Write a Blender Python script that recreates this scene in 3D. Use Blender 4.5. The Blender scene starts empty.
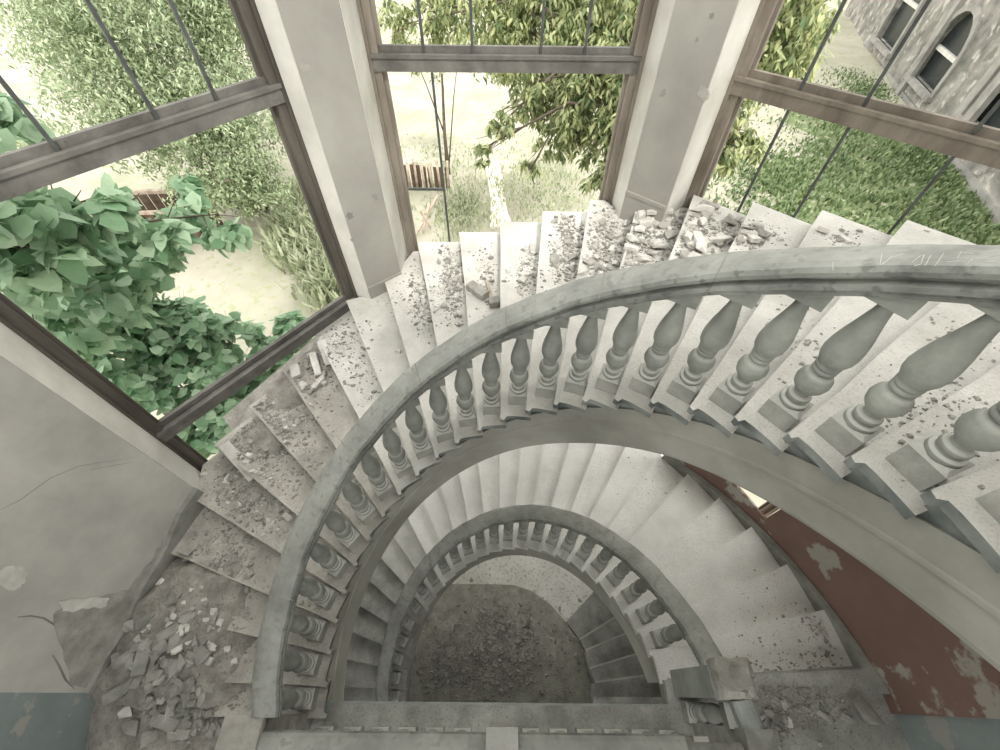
import bpy, math, random
from mathutils import Vector, Matrix, Euler, noise
PI = math.pi
rnd = random.Random(7)
SC = bpy.context.scene
COL = SC.collection

# ------------------------------------------------------------------ camera
FPX, TILT, ROLL = 409.0, 0.663, 0.010
cam = bpy.data.objects.new('camera', bpy.data.cameras.new('camera'))
COL.objects.link(cam); SC.camera = cam
cam.data.sensor_width = 36.0; cam.data.lens = FPX / 1000 * 36.0
cam.data.clip_start = 0.05; cam.data.clip_end = 600
_r = Vector((1, 0, 0)); _u = Vector((0, math.cos(TILT), math.sin(TILT)))
_c, _s = math.cos(ROLL), math.sin(ROLL)
CR = _r * _c + _u * _s; CU = _u * _c - _r * _s; CB = CR.cross(CU)
cam.matrix_world = Matrix(((CR.x, CU.x, CB.x, 0), (CR.y, CU.y, CB.y, 0), (CR.z, CU.z, CB.z, 0), (0, 0, 0, 1)))

# ------------------------------------------------------------------ world, sun, exposure
SC.view_settings.view_transform = 'Standard'; SC.view_settings.look = 'None'
SC.view_settings.gamma = 1.0; SC.view_settings.use_curve_mapping = False
SC.view_settings.exposure = 0.62
w = bpy.data.worlds.new('sky'); SC.world = w; w.use_nodes = True
bg = w.node_tree.nodes['Background']
bg.inputs[0].default_value = (1.0, 0.99, 0.95, 1); bg.inputs[1].default_value = 2.0
sun = bpy.data.objects.new('sun', bpy.data.lights.new('sun', 'SUN')); COL.objects.link(sun)
sun.data.energy = 1.6; sun.data.angle = math.radians(6); sun.data.color = (1, 0.97, 0.9)
sun.rotation_euler = (math.radians(38), 0, math.radians(20))      # high, from behind the house: lights the garden

# ------------------------------------------------------------------ stair geometry (metres, eye at the origin)
XC, YC, R, D1, EL = 0.068, 0.035, 1.991, 5.657, 1.131
T0, DT, RISE, NR = -0.083, 0.255, 0.17, 26
H1 = NR * RISE
SEND = PI * R
def pos(s, rho):
    if s < 0: return XC - rho, YC + s
    if s > SEND: return XC + rho, YC - (s - SEND)
    th = PI - s / R
    return XC + rho * math.cos(th), YC + rho * EL * math.sin(th)
def s_of(x, y):
    if y < YC: return (y - YC) if x < 0 else SEND + (YC - y)
    return (PI - math.atan2((y - YC) / EL, x - XC)) * R
def lin(s, z0=-D1): return z0 + RISE * ((s - T0) / DT + 1)
def tz(i, z0=-D1): return z0 + RISE * (i + 1)
def ray(x, y):
    dx, dy = x - 500, y - 375
    px = _c * dx + _s * dy; py = -_s * dx + _c * dy
    u = px / FPX; v = -py / FPX
    return Vector((u, v * math.cos(TILT) + math.sin(TILT), v * math.sin(TILT) - math.cos(TILT)))
def at_z(x, y, z):
    d = ray(x, y); return d * (z / d.z)
def at_len(x, y, L): return ray(x, y).normalized() * L
# plan of the bay (inner faces)
POLY = [(-4.13, -4.6), (-4.13, -0.1), (-3.62, 1.91), (-3.80, 2.20), (-2.12, 4.50), (-1.86, 4.46), (-1.46, 4.82), (-1.43, 5.35),
        (1.50, 5.35), (1.55, 4.93), (1.95, 4.56), (2.33, 4.94), (4.75, 2.53), (4.62, 2.2), (4.55, -4.6)]
def out_poly(s, poly=POLY, lower=False):
    """outer end of the ray at path length s"""
    x0, y0 = pos(s, 0.5); x1, y1 = pos(s, 1.5); dx, dy = x1 - x0, y1 - y0
    best = 99
    for (ax, ay), (bx, by) in zip(poly, poly[1:]):
        ex, ey = bx - ax, by - ay; den = dx * ey - dy * ex
        if abs(den) < 1e-9: continue
        t = ((ax - x0) * ey - (ay - y0) * ex) / den; q = ((ax - x0) * dy - (ay - y0) * dx) / den
        if t > 0 and -1e-6 <= q <= 1 + 1e-6: best = min(best, t + 0.5)
    if lower:
        deg = 180 - math.degrees(s / R)
        if deg < 48: best = min(best, 4.13)
    return best

# ------------------------------------------------------------------ materials
def mat(name, col, col2=None, rough=0.85, scale=3.0, bump=0.2, bscale=25.0, speck=None, speck_amt=0.5, speck_scale=40, detail=8, mix=None, obj_space=True, stretch=None, dust=0, dust_col=(0.62, 0.61, 0.57)):
    m = bpy.data.materials.new(name); m.use_nodes = True
    nt = m.node_tree; N = nt.nodes; L = nt.links; b = N['Principled BSDF']
    b.inputs['Roughness'].default_value = rough
    b.inputs['Specular IOR Level'].default_value = 0.25
    tc = N.new('ShaderNodeNewGeometry').outputs['Position'] if not obj_space else N.new('ShaderNodeTexCoord').outputs['Object']
    if stretch:
        mp = N.new('ShaderNodeMapping'); mp.inputs['Scale'].default_value = stretch; L.new(tc, mp.inputs[0]); tc = mp.outputs[0]
    n = N.new('ShaderNodeTexNoise'); n.inputs['Scale'].default_value = scale; n.inputs['Detail'].default_value = detail; n.inputs['Roughness'].default_value = 0.62
    L.new(tc, n.inputs['Vector'])
    rp = N.new('ShaderNodeValToRGB'); rp.color_ramp.elements[0].position = 0.32; rp.color_ramp.elements[1].position = 0.68
    rp.color_ramp.elements[0].color = (*(col2 or [c * 0.7 for c in col]), 1); rp.color_ramp.elements[1].color = (*col, 1)
    L.new(n.outputs['Fac'], rp.inputs[0]); out = rp.outputs[0]
    if speck:
        v = N.new('ShaderNodeTexNoise'); v.inputs['Scale'].default_value = speck_scale; v.inputs['Detail'].default_value = 3; L.new(tc, v.inputs['Vector'])
        r2 = N.new('ShaderNodeValToRGB'); r2.color_ramp.elements[0].position = 0.56; r2.color_ramp.elements[1].position = 0.66
        r2.color_ramp.elements[0].color = (0, 0, 0, 1); r2.color_ramp.elements[1].color = (speck_amt,) * 3 + (1,)
        L.new(v.outputs['Fac'], r2.inputs[0])
        mx = N.new('ShaderNodeMix'); mx.data_type = 'RGBA'; L.new(r2.outputs[0], mx.inputs[0]); L.new(out, mx.inputs[6]); mx.inputs[7].default_value = (*speck, 1)
        out = mx.outputs[2]
    if mix:   # (colour, noise scale, threshold) large peeled patches
        c3, sc3, th = mix
        v = N.new('ShaderNodeTexNoise'); v.inputs['Scale'].default_value = sc3; v.inputs['Detail'].default_value = 9; v.inputs['Roughness'].default_value = 0.6; L.new(tc, v.inputs['Vector'])
        r2 = N.new('ShaderNodeValToRGB'); r2.color_ramp.elements[0].position = th; r2.color_ramp.elements[1].position = th + 0.02
        L.new(v.outputs['Fac'], r2.inputs[0])
        mx = N.new('ShaderNodeMix'); mx.data_type = 'RGBA'; L.new(r2.outputs[0], mx.inputs[0]); L.new(out, mx.inputs[6]); mx.inputs[7].default_value = (*c3, 1)
        out = mx.outputs[2]
    if dust:   # settled dust on upward faces
        under = out
        g = N.new('ShaderNodeNewGeometry'); sx = N.new('ShaderNodeSeparateXYZ'); L.new(g.outputs['Normal'], sx.inputs[0])
        r3 = N.new('ShaderNodeValToRGB'); r3.color_ramp.elements[0].position = 0.45; r3.color_ramp.elements[1].position = 0.95
        r3.color_ramp.elements[1].color = (dust,) * 3 + (1,); L.new(sx.outputs['Z'], r3.inputs[0])
        mx = N.new('ShaderNodeMix'); mx.data_type = 'RGBA'; L.new(r3.outputs[0], mx.inputs[0]); L.new(out, mx.inputs[6]); mx.inputs[7].default_value = (*dust_col, 1)
        out = mx.outputs[2]
    L.new(out, b.inputs['Base Color'])
    if bump:
        nb = N.new('ShaderNodeTexNoise'); nb.inputs['Scale'].default_value = bscale; nb.inputs['Detail'].default_value = 6; L.new(tc, nb.inputs['Vector'])
        bp = N.new('ShaderNodeBump'); bp.inputs['Strength'].default_value = bump; bp.inputs['Distance'].default_value = 0.02
        L.new(nb.outputs['Fac'], bp.inputs['Height']); L.new(bp.outputs[0], b.inputs['Normal'])
    return m
def leafmat(name, c1, c2, trans=0.35):
    m = bpy.data.materials.new(name); m.use_nodes = True
    nt = m.node_tree; N = nt.nodes; L = nt.links; b = N['Principled BSDF']; b.inputs['Roughness'].default_value = 0.55
    g = N.new('ShaderNodeNewGeometry')
    rp = N.new('ShaderNodeValToRGB'); rp.color_ramp.elements[0].color = (*c1, 1); rp.color_ramp.elements[1].color = (*c2, 1)
    L.new(g.outputs['Random Per Island'], rp.inputs[0]); L.new(rp.outputs[0], b.inputs['Base Color'])
    t = N.new('ShaderNodeBsdfTranslucent'); L.new(rp.outputs[0], t.inputs[0])
    mx = N.new('ShaderNodeMixShader'); mx.inputs[0].default_value = trans
    L.new(b.outputs[0], mx.inputs[1]); L.new(t.outputs[0], mx.inputs[2]); L.new(mx.outputs[0], N['Material Output'].inputs[0])
    return m
def tread_mat(name, *a, **k):
    """dust-coloured top, edges in bare grey-green stone darkened for the shade they carry"""
    m = mat(name, *a, **k); nt = m.node_tree; N = nt.nodes; L = nt.links; b = N['Principled BSDF']
    top = b.inputs['Base Color'].links[0].from_socket
    g = N.new('ShaderNodeNewGeometry'); sx = N.new('ShaderNodeSeparateXYZ'); L.new(g.outputs['Normal'], sx.inputs[0])
    nz = N.new('ShaderNodeTexNoise'); nz.inputs['Scale'].default_value = 3.5; nz.inputs['Detail'].default_value = 6; L.new(g.outputs['Position'], nz.inputs['Vector'])
    r1 = N.new('ShaderNodeValToRGB'); r1.color_ramp.elements[0].color = (0.09, 0.105, 0.10, 1); r1.color_ramp.elements[1].color = (0.32, 0.335, 0.315, 1); r1.color_ramp.elements[0].position = .35; r1.color_ramp.elements[1].position = .7  # edge stone tone, with riser and edge shade put into the colour
    L.new(nz.outputs['Fac'], r1.inputs[0])
    r3 = N.new('ShaderNodeValToRGB'); r3.color_ramp.elements[0].position = 0.5; r3.color_ramp.elements[1].position = 0.9; L.new(sx.outputs['Z'], r3.inputs[0])
    mx = N.new('ShaderNodeMix'); mx.data_type = 'RGBA'; L.new(r3.outputs[0], mx.inputs[0]); L.new(r1.outputs[0], mx.inputs[6]); L.new(top, mx.inputs[7]); L.new(mx.outputs[2], b.inputs['Base Color'])
    return m
M = {}
M['step'] = tread_mat('dusty_stone_tread', (0.66, 0.645, 0.60), (0.44, 0.43, 0.395), scale=1.7, bump=0.35, bscale=40, speck=(0.33, 0.31, 0.28), speck_amt=0.55, speck_scale=90, obj_space=False)
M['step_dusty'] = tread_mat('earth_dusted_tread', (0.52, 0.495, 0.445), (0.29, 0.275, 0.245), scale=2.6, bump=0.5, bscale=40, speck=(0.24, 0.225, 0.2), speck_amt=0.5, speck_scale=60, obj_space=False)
M['step_grey'] = mat('grey_tread', (0.58, 0.57, 0.53), (0.38, 0.375, 0.35), scale=2, bump=0.3, bscale=40, obj_space=False)
M['step_clean'] = mat('stone_tread', (0.80, 0.79, 0.75), (0.62, 0.61, 0.58), scale=1.3, bump=0.3, bscale=50, speck=(0.30, 0.29, 0.27), speck_amt=0.5, speck_scale=85, obj_space=False)
M['string'] = mat('string_plaster', (0.44, 0.43, 0.385), (0.25, 0.245, 0.215), scale=0.9, bump=0.12, bscale=18, obj_space=False)
M['rail'] = mat('weathered_marble_rail', (0.33, 0.34, 0.31), (0.11, 0.118, 0.106), scale=2.6, bump=0.35, bscale=30, speck=(0.1, 0.1, 0.09), speck_amt=0.6, speck_scale=16, dust=0.26, obj_space=False)
M['baluster'] = mat('baluster_stone', (0.34, 0.35, 0.315), (0.20, 0.21, 0.188), scale=5, bump=0.2, bscale=40, dust=0.95, obj_space=False)
M['plinth'] = mat('plinth_stone', (0.42, 0.42, 0.385), (0.26, 0.265, 0.24), scale=5, bump=0.25, bscale=50, speck=(0.25, 0.25, 0.23), speck_amt=0.3, speck_scale=90, dust=0.6, obj_space=False)
M['wall'] = mat('grey_plaster', (0.53, 0.515, 0.475), (0.36, 0.35, 0.32), scale=1.3, bump=0.15, bscale=6, obj_space=False, mix=((0.47, 0.455, 0.42), 0.7, 0.66))
M['teal'] = mat('teal_paint', (0.27, 0.31, 0.31), (0.20, 0.235, 0.23), scale=1.5, bump=0.2, bscale=12, obj_space=False, mix=((0.34, 0.335, 0.31), 2.3, 0.60))
M['brown'] = mat('brown_paint', (0.24, 0.155, 0.13), (0.18, 0.115, 0.095), scale=1.0, bump=0.15, bscale=12, obj_space=False, mix=((0.38, 0.36, 0.32), 0.8, 0.565))
M['skirt'] = mat('dark_skirting', (0.33, 0.325, 0.30), (0.17, 0.17, 0.15), scale=3, bump=0.4, bscale=20, obj_space=False)
M['pier'] = mat('pier_panel', (0.38, 0.37, 0.335), (0.27, 0.26, 0.235), scale=0.9, bump=0.12, bscale=10, obj_space=False, mix=((0.24, 0.22, 0.19), 1.9, 0.74))
M['reveal'] = mat('white_reveal', (0.62, 0.605, 0.56), (0.43, 0.42, 0.38), scale=1.5, bump=0.2, bscale=14, obj_space=False)
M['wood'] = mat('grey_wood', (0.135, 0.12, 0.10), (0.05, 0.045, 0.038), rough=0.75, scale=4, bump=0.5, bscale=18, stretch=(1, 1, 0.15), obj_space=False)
M['wood_lit'] = mat('lit_brown_wood', (0.30, 0.265, 0.22), (0.13, 0.108, 0.086), rough=0.75, scale=3, bump=0.5, bscale=18, stretch=(1, 1, 0.3), obj_space=False, mix=((0.08, 0.06, 0.05), 3.2, 0.70))  # brown frame wood, the brighter light on it put into the colour
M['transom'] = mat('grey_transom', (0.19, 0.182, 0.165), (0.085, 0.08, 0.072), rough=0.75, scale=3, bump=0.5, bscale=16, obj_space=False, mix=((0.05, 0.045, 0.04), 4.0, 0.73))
M['iron'] = mat('iron', (0.10, 0.11, 0.10), (0.05, 0.05, 0.05), rough=0.6, scale=8, bump=0.2, obj_space=False)
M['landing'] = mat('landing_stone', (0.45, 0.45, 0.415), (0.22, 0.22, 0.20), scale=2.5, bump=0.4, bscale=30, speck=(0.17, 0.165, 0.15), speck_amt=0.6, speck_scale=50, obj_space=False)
M['edge'] = mat('landing_edge', (0.36, 0.38, 0.35), (0.24, 0.26, 0.24), scale=3, bump=0.3, bscale=25, obj_space=False)
M['rub'] = mat('rubble', (0.44, 0.425, 0.39), (0.23, 0.22, 0.195), scale=5, bump=0.5, bscale=30, obj_space=False)
M['rubpale'] = mat('pale_rubble', (0.68, 0.665, 0.62), (0.46, 0.445, 0.41), scale=6, bump=0.4, bscale=30, obj_space=False)
M['rubdark'] = mat('dark_rubble', (0.34, 0.335, 0.305), (0.18, 0.178, 0.16), scale=5, bump=0.5, bscale=30, obj_space=False)
M['dust'] = mat('plaster_dust', (0.40, 0.38, 0.34), (0.19, 0.18, 0.158), scale=6, bump=0.8, bscale=45, speck=(0.2, 0.19, 0.17), speck_amt=0.8, speck_scale=30, obj_space=False)
M['dustdark'] = mat('dark_dust', (0.42, 0.41, 0.355), (0.24, 0.235, 0.20), scale=5, bump=0.8, bscale=40, speck=(0.4, 0.39, 0.35), speck_amt=0.6, speck_scale=30, obj_space=False)
M['edge_pale'] = mat('post_stone', (0.44, 0.435, 0.40), (0.30, 0.30, 0.275), scale=4, bump=0.4, bscale=30, obj_space=False)
M['floor'] = mat('pale_floor', (0.82, 0.81, 0.76), (0.62, 0.61, 0.56), scale=1.5, bump=0.2, bscale=20, speck=(0.25, 0.24, 0.21), speck_amt=0.6, speck_scale=20, obj_space=False)
M['brick'] = mat('brick_fragment', (0.42, 0.29, 0.23), (0.28, 0.2, 0.16), scale=8, bump=0.5, bscale=30, obj_space=False)
M['ground'] = mat('dry_ground', (0.42, 0.385, 0.325), (0.27, 0.275, 0.20), scale=0.35, bump=0.5, bscale=5, speck=(0.25, 0.30, 0.14), speck_amt=0.6, speck_scale=3, obj_space=False)
M['lawn'] = mat('lawn_ground', (0.17, 0.21, 0.10), (0.10, 0.135, 0.06), scale=0.5, bump=0.8, bscale=6, speck=(0.45, 0.43, 0.32), speck_amt=0.6, speck_scale=2.5, obj_space=False)
M['path'] = mat('pale_path', (0.78, 0.74, 0.66), (0.6, 0.56, 0.46), scale=0.8, bump=0.3, bscale=8, obj_space=False)
M['facade'] = mat('weathered_facade', (0.34, 0.325, 0.29), (0.10, 0.10, 0.088), scale=0.7, bump=0.9, bscale=4, obj_space=False, speck=(0.5, 0.48, 0.43), speck_amt=0.7, speck_scale=1.6, mix=((0.16, 0.16, 0.135), 0.9, 0.58))
M['facade_trim'] = mat('facade_trim', (0.34, 0.33, 0.30), (0.17, 0.165, 0.15), scale=1.0, bump=0.5, bscale=5, obj_space=False)
M['dark_glass'] = mat('dark_pane', (0.03, 0.035, 0.035), (0.015, 0.02, 0.02), rough=0.25, bump=0)
M['bark'] = mat('bark', (0.16, 0.13, 0.10), (0.08, 0.065, 0.05), scale=6, bump=0.5, obj_space=False)
M['rust'] = mat('rusty_brown', (0.15, 0.10, 0.07), (0.06, 0.045, 0.035), scale=4, bump=0.4, obj_space=False)
M['pwood'] = mat('pale_old_wood', (0.50, 0.42, 0.34), (0.26, 0.2, 0.15), scale=4, bump=0.4, obj_space=False)
M['leaf_big'] = leafmat('broad_leaf', (0.13, 0.26, 0.13), (0.46, 0.60, 0.42), 0.45)
M['leaf_fine'] = leafmat('fine_leaf', (0.17, 0.235, 0.12), (0.50, 0.56, 0.36), 0.4)
M['leaf_long'] = leafmat('long_leaf', (0.09, 0.15, 0.055), (0.56, 0.58, 0.30), 0.4)
M['grass'] = leafmat('grass_blade', (0.07, 0.12, 0.045), (0.25, 0.32, 0.15), 0.3)
M['grass_pale'] = leafmat('pale_grass', (0.24, 0.29, 0.16), (0.52, 0.54, 0.38), 0.4)

# ------------------------------------------------------------------ mesh tools
class MB:
    def __init__(s): s.v = []; s.f = []; s.sm = []
    def add(s, vs, fs, smooth=False):
        o = len(s.v); s.v += [tuple(v) for v in vs]; s.f += [tuple(i + o for i in f) for f in fs]; s.sm += [smooth] * len(fs)
    def prism(s, pts, z0, z1):
        """plan polygon (counter-clockwise) between heights; z0, z1 may be lists"""
        n = len(pts); a = z0 if isinstance(z0, (list, tuple)) else [z0] * n; b = z1 if isinstance(z1, (list, tuple)) else [z1] * n
        ar = sum(pts[i][0] * pts[(i + 1) % n][1] - pts[(i + 1) % n][0] * pts[i][1] for i in range(n))
        if ar < 0: pts = pts[::-1]; a = list(a)[::-1]; b = list(b)[::-1]
        vs = [(p[0], p[1], a[i]) for i, p in enumerate(pts)] + [(p[0], p[1], b[i]) for i, p in enumerate(pts)]
        fs = [tuple(range(n - 1, -1, -1)), tuple(range(n, 2 * n))] + [(i, (i + 1) % n, n + (i + 1) % n, n + i) for i in range(n)]
        s.add(vs, fs)
    def box(s, c, size, rz=0.0, rot=None):
        hx, hy, hz = size[0] / 2, size[1] / 2, size[2] / 2
        Mx = rot if rot is not None else Matrix.Rotation(rz, 3, 'Z')
        vs = [Vector(c) + Mx @ Vector((x * hx, y * hy, z * hz)) for x in (-1, 1) for y in (-1, 1) for z in (-1, 1)]
        s.add(vs, [(0, 1, 3, 2), (4, 6, 7, 5), (0, 4, 5, 1), (2, 3, 7, 6), (0, 2, 6, 4), (1, 5, 7, 3)])
    def grid(s, rows, closed=False, smooth=True, caps=False):
        """rows of equal length; quads between, closed = ring within the row"""
        n = len(rows[0]); vs = [v for r in rows for v in r]; fs = []
        for i in range(len(rows) - 1):
            for j in range(n if closed else n - 1):
                k = (j + 1) % n; fs.append((i * n + j, i * n + k, (i + 1) * n + k, (i + 1) * n + j))
        o = len(s.v); s.add(vs, fs, smooth)
        if caps:
            s.f += [tuple(o + j for j in range(n - 1, -1, -1)), tuple(o + (len(rows) - 1) * n + j for j in range(n))]; s.sm += [False, False]
    def lathe(s, prof, n=16, c=(0, 0, 0)):
        s.grid([[(c[0] + r * math.cos(2 * PI * k / n), c[1] + r * math.sin(2 * PI * k / n), c[2] + z) for k in range(n)] for r, z in prof], closed=True, caps=True)
    def tube(s, pts, rs, n=7):
        rows = []
        for i, p in enumerate(pts):
            p = Vector(p); a = Vector(pts[max(0, i - 1)]); b = Vector(pts[min(len(pts) - 1, i + 1)]); d = (b - a).normalized()
            u = d.orthogonal().normalized() if abs(d.z) > 0.9 else d.cross(Vector((0, 0, 1))).normalized(); v = d.cross(u)
            r = rs[i] if isinstance(rs, (list, tuple)) else rs
            rows.append([tuple(p + (u * math.cos(2 * PI * k / n) + v * math.sin(2 * PI * k / n)) * r) for k in range(n)])
        s.grid(rows, closed=True, caps=True)
    def mesh(s, name, m):
        me = bpy.data.meshes.new(name); me.from_pydata(s.v, [], s.f); me.materials.append(m)
        me.polygons.foreach_set('use_smooth', s.sm); me.update(); return me
    def build(s, name, m, parent=None):
        return link(name, s.mesh(name, m), parent)
def link(name, me, parent=None, loc=(0, 0, 0), rz=0.0):
    o = bpy.data.objects.new(name, me); COL.objects.link(o)
    o.location = loc; o.rotation_euler = (0, 0, rz)
    if parent: o.parent = parent
    return o
def rebase(o, base):
    """move the mesh origin to base (world) keeping the shape in place"""
    o.data.transform(Matrix.Translation(-Vector(base))); o.location = base; return o
def tag(o, label=None, cat=None, group=None, kind=None):
    if label: o['label'] = label
    if cat: o['category'] = cat
    if group: o['group'] = group
    if kind: o['kind'] = kind
    return o
def thing(name, label, cat, loc=(0, 0, 0), group=None):
    o = bpy.data.objects.new(name, None); COL.objects.link(o); o.location = loc; o.empty_display_size = 0.2
    return tag(o, label, cat, group)
def part(mb, name, m, root):
    """mesh in world coordinates made a child of root"""
    o = mb.build(name, m, root); b = root.location
    if b.length > 0: o.data.transform(Matrix.Translation(-b))
    return o
def struct(mb, name, m, parent=None):
    o = mb.build(name, m, parent)
    if not parent: o['kind'] = 'structure'
    return o
def ccw(p): return p

# ------------------------------------------------------------------ flights of stairs
RHO_IN, RHO_S = 1.80, 1.86
def OUT(s, k=.06, L_=3.0): return k * (1 - max(0, min(1, s / L_)))
def STRD(s):
    t = s / SEND; return 0.11 * max(0, min(1, (t - .62) / .13)) + 0.08 * max(0, min(1, (t - .75) / .25))
def flight(label, cat, z0, lower, mstep, first, last, extra=''):
    rt = thing('staircase', label, cat, (XC - 3.0, YC, z0))
    for i in range(first, last + 1):
        sa, sb = T0 + DT * (i - 0.5), T0 + DT * (i + 0.5)
        if i == last: sb = max(sb, SEND + 0.15) if not lower else sb
        z = tz(i, z0); mb = MB()
        nz = 0.035
        def ringpts(s0_, s1_, r_in):
            inner = []; outer = []
            for k in range(5):
                s = s0_ + (s1_ - s0_) * k / 4
                inner.append(pos(s, r_in + (0 if lower else OUT(s))))
                ro = out_poly(s, lower=lower)
                outer.append(pos(s, ro))
            return inner, outer
        jit = rnd.uniform(-0.006, 0.006)
        # tread slab, its front pushed out over the riser, inner end overhanging the string and rounded
        dxy = lambda s: Vector((pos(s + .01, 3)[0] - pos(s - .01, 3)[0], pos(s + .01, 3)[1] - pos(s - .01, 3)[1])).normalized()
        a, b = sa, sb
        inn, out = ringpts(a, b + 0.02, RHO_IN)
        fr = dxy(a) * -(nz + jit)
        p0 = Vector(inn[0]) + fr; p1 = Vector(out[0]) + fr * 1.0
        # front edge slightly chipped
        nfr = 7; fl = [p1.lerp(p0, k / nfr) + dxy(a) * (rnd.uniform(0, 0.012) if 0 < k < nfr else 0) for k in range(nfr + 1)]
        rd = (Vector(inn[0]) - Vector(out[0])).normalized()
        lob = [fl[-1] + rd * 0.035 - fr * 0.0, fl[-1] + rd * 0.045 - fr * 0.9, Vector(inn[0]) + rd * 0.005 - fr * 0.5]
        poly = [tuple(p) for p in fl] + [tuple(p) for p in lob] + [tuple(p) for p in inn[1:]] + [tuple(p) for p in out[::-1][:-1]]
        mb.prism(poly, z - 0.055, z)
        # riser block
        inn2, out2 = ringpts(a, b, RHO_S + 0.014)
        mb.prism([tuple(p) for p in inn2] + [tuple(p) for p in out2[::-1]], z - RISE - 0.13, z - 0.05)
        part(mb, 'step', (M['step_dusty'] if not lower else (M['landing'] if i < 6 else M['step_grey'])) if i < 8 else mstep, rt)  # middle flight starts in darker grey, then mid grey
    # string: inner curved beam following the pitch
    s0 = T0 + DT * (first - 0.5); s1 = T0 + DT * (last + 0.5)
    if not lower: s1 = SEND + 0.15
    prof = [(RHO_S + 0.30, -0.24), (RHO_S - 0.0, -0.16), (RHO_S, -0.36), (RHO_S - 0.012, -0.37), (RHO_S - 0.012, -0.395), (RHO_S + 0.003, -0.40), (RHO_S + 0.005, -0.80), (RHO_S + 0.02, -0.84), (RHO_S + 0.30, -0.84)]
    rows = []; n = 72
    for k in range(n + 1):
        s = s0 + (s1 - s0) * k / n; h = lin(s, z0)
        depth = 1.0 if k > 0 else 1
        dd = 0 if lower else STRD(s)
        rows.append([(*pos(s, r_ + (0 if lower else OUT(s, .045))), h + (dz if dz > -.6 else dz + dd)) for r_, dz in prof])
    mb = MB(); mb.grid(rows, closed=True, smooth=False, caps=True)
    part(mb, 'string', M['string'], rt)
    # sloping soffit under the steps
    rows = []
    for k in range(n + 1):
        s = s0 + (s1 - s0) * k / n; h = lin(s, z0); ro = out_poly(s, lower=lower) - 0.02
        rows.append([(*pos(s, RHO_S + 0.2), h - 0.22), (*pos(s, ro), h - 0.22), (*pos(s, ro), h - 0.5), (*pos(s, RHO_S + 0.2), h - 0.5)])
    mb = MB(); mb.grid(rows, closed=True, smooth=False, caps=True)
    part(mb, 'soffit', M['string'], rt)
    return rt
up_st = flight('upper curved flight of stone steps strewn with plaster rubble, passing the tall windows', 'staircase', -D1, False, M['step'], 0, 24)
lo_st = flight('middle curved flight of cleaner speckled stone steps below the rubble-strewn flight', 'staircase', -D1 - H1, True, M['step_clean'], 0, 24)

# ------------------------------------------------------------------ balustrades
BH = 1.02
BPROF = [(0.074, 0.13), (0.074, 0.145), (0.078, 0.15), (0.078, 0.172), (0.073, 0.178), (0.060, 0.182), (0.056, 0.19), (0.060, 0.2), (0.064, 0.206), (0.064, 0.222), (0.058, 0.228), (0.044, 0.236), (0.040, 0.25), (0.044, 0.262),
         (0.060, 0.28), (0.080, 0.31), (0.089, 0.345), (0.084, 0.38), (0.064, 0.41), (0.047, 0.425), (0.047, 0.43), (0.060, 0.434), (0.062, 0.45), (0.050, 0.455), (0.050, 0.463), (0.062, 0.467), (0.064, 0.483), (0.058, 0.488),
         (0.072, 0.505), (0.088, 0.54), (0.093, 0.58), (0.090, 0.625), (0.078, 0.69), (0.060, 0.76), (0.044, 0.83), (0.036, 0.88), (0.036, 0.895), (0.044, 0.90), (0.048, 0.915), (0.050, 0.92)]
mb = MB(); mb.lathe([(r_ * (.97 if z_ < .49 else .90), z_) for r_, z_ in BPROF], 26); ME_BODY = mb.mesh('baluster', M['baluster'])
mb = MB()
hw = 0.088
mb.add([(-hw, -hw, 0), (hw, -hw, 0), (hw, hw, 0), (-hw, hw, 0), (-hw, -hw, .14), (hw, -hw, .14), (hw, hw, .14), (-hw, hw, .14), (-hw + .02, -hw + .02, .155), (hw - .02, -hw + .02, .155), (hw - .02, hw - .02, .155), (-hw + .02, hw - .02, .155)],
       [(3, 2, 1, 0), (0, 1, 5, 4), (1, 2, 6, 5), (2, 3, 7, 6), (3, 0, 4, 7), (4, 5, 9, 8), (5, 6, 10, 9), (6, 7, 11, 10), (7, 4, 8, 11), (8, 9, 10, 11)])
ME_PL = mb.mesh('plinth', M['plinth'])
mb = MB(); mb.box((0, 0, 0.95), (0.125, 0.18, 0.10)); ME_CAP = mb.mesh('cap_block', M['baluster'])
def baluster(root, x, y, z, rz):
    b = link('baluster', ME_BODY, root, Vector((x, y, z)) - root.location, rz)
    link('plinth', ME_PL, b); link('cap_block', ME_CAP, b)
    return b
RAILP = [(-0.105, -0.105), (0.105, -0.105), (0.105, -0.075), (0.125, -0.065), (0.125, -0.035), (0.105, -0.02), (0.115, 0.0), (0.138, 0.02), (0.142, 0.05), (0.125, 0.08), (0.085, 0.10), (0.03, 0.11),
         (-0.03, 0.11), (-0.085, 0.10), (-0.125, 0.08), (-0.142, 0.05), (-0.138, 0.02), (-0.115, 0.0), (-0.105, -0.02), (-0.125, -0.035), (-0.125, -0.065), (-0.105, -0.075)]
RAILP = [((a_ * 0.8) if b_ != -0.02 else a_ * 0.64, b_ * .85 if b_ > 0 else b_) for a_, b_ in RAILP]
HR = 1.095
def handrail(root, z0, s0, s1, n=110):
    rows = []
    for k in range(n + 1):
        s = s0 + (s1 - s0) * k / n; h = lin(s, z0) + HR - 0.05 * max(0, s / SEND) ** 3
        wob = 0.004 * math.sin(s * 9) + 0.003 * math.sin(s * 23 + 1)
        rows.append([(*pos(s, R + 0.005 + a + wob), h + b) for a, b in RAILP])
    mb = MB(); mb.grid(rows, closed=True, smooth=False, caps=True)
    o = part(mb, 'handrail', M['rail'], root)
    return o
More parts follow.
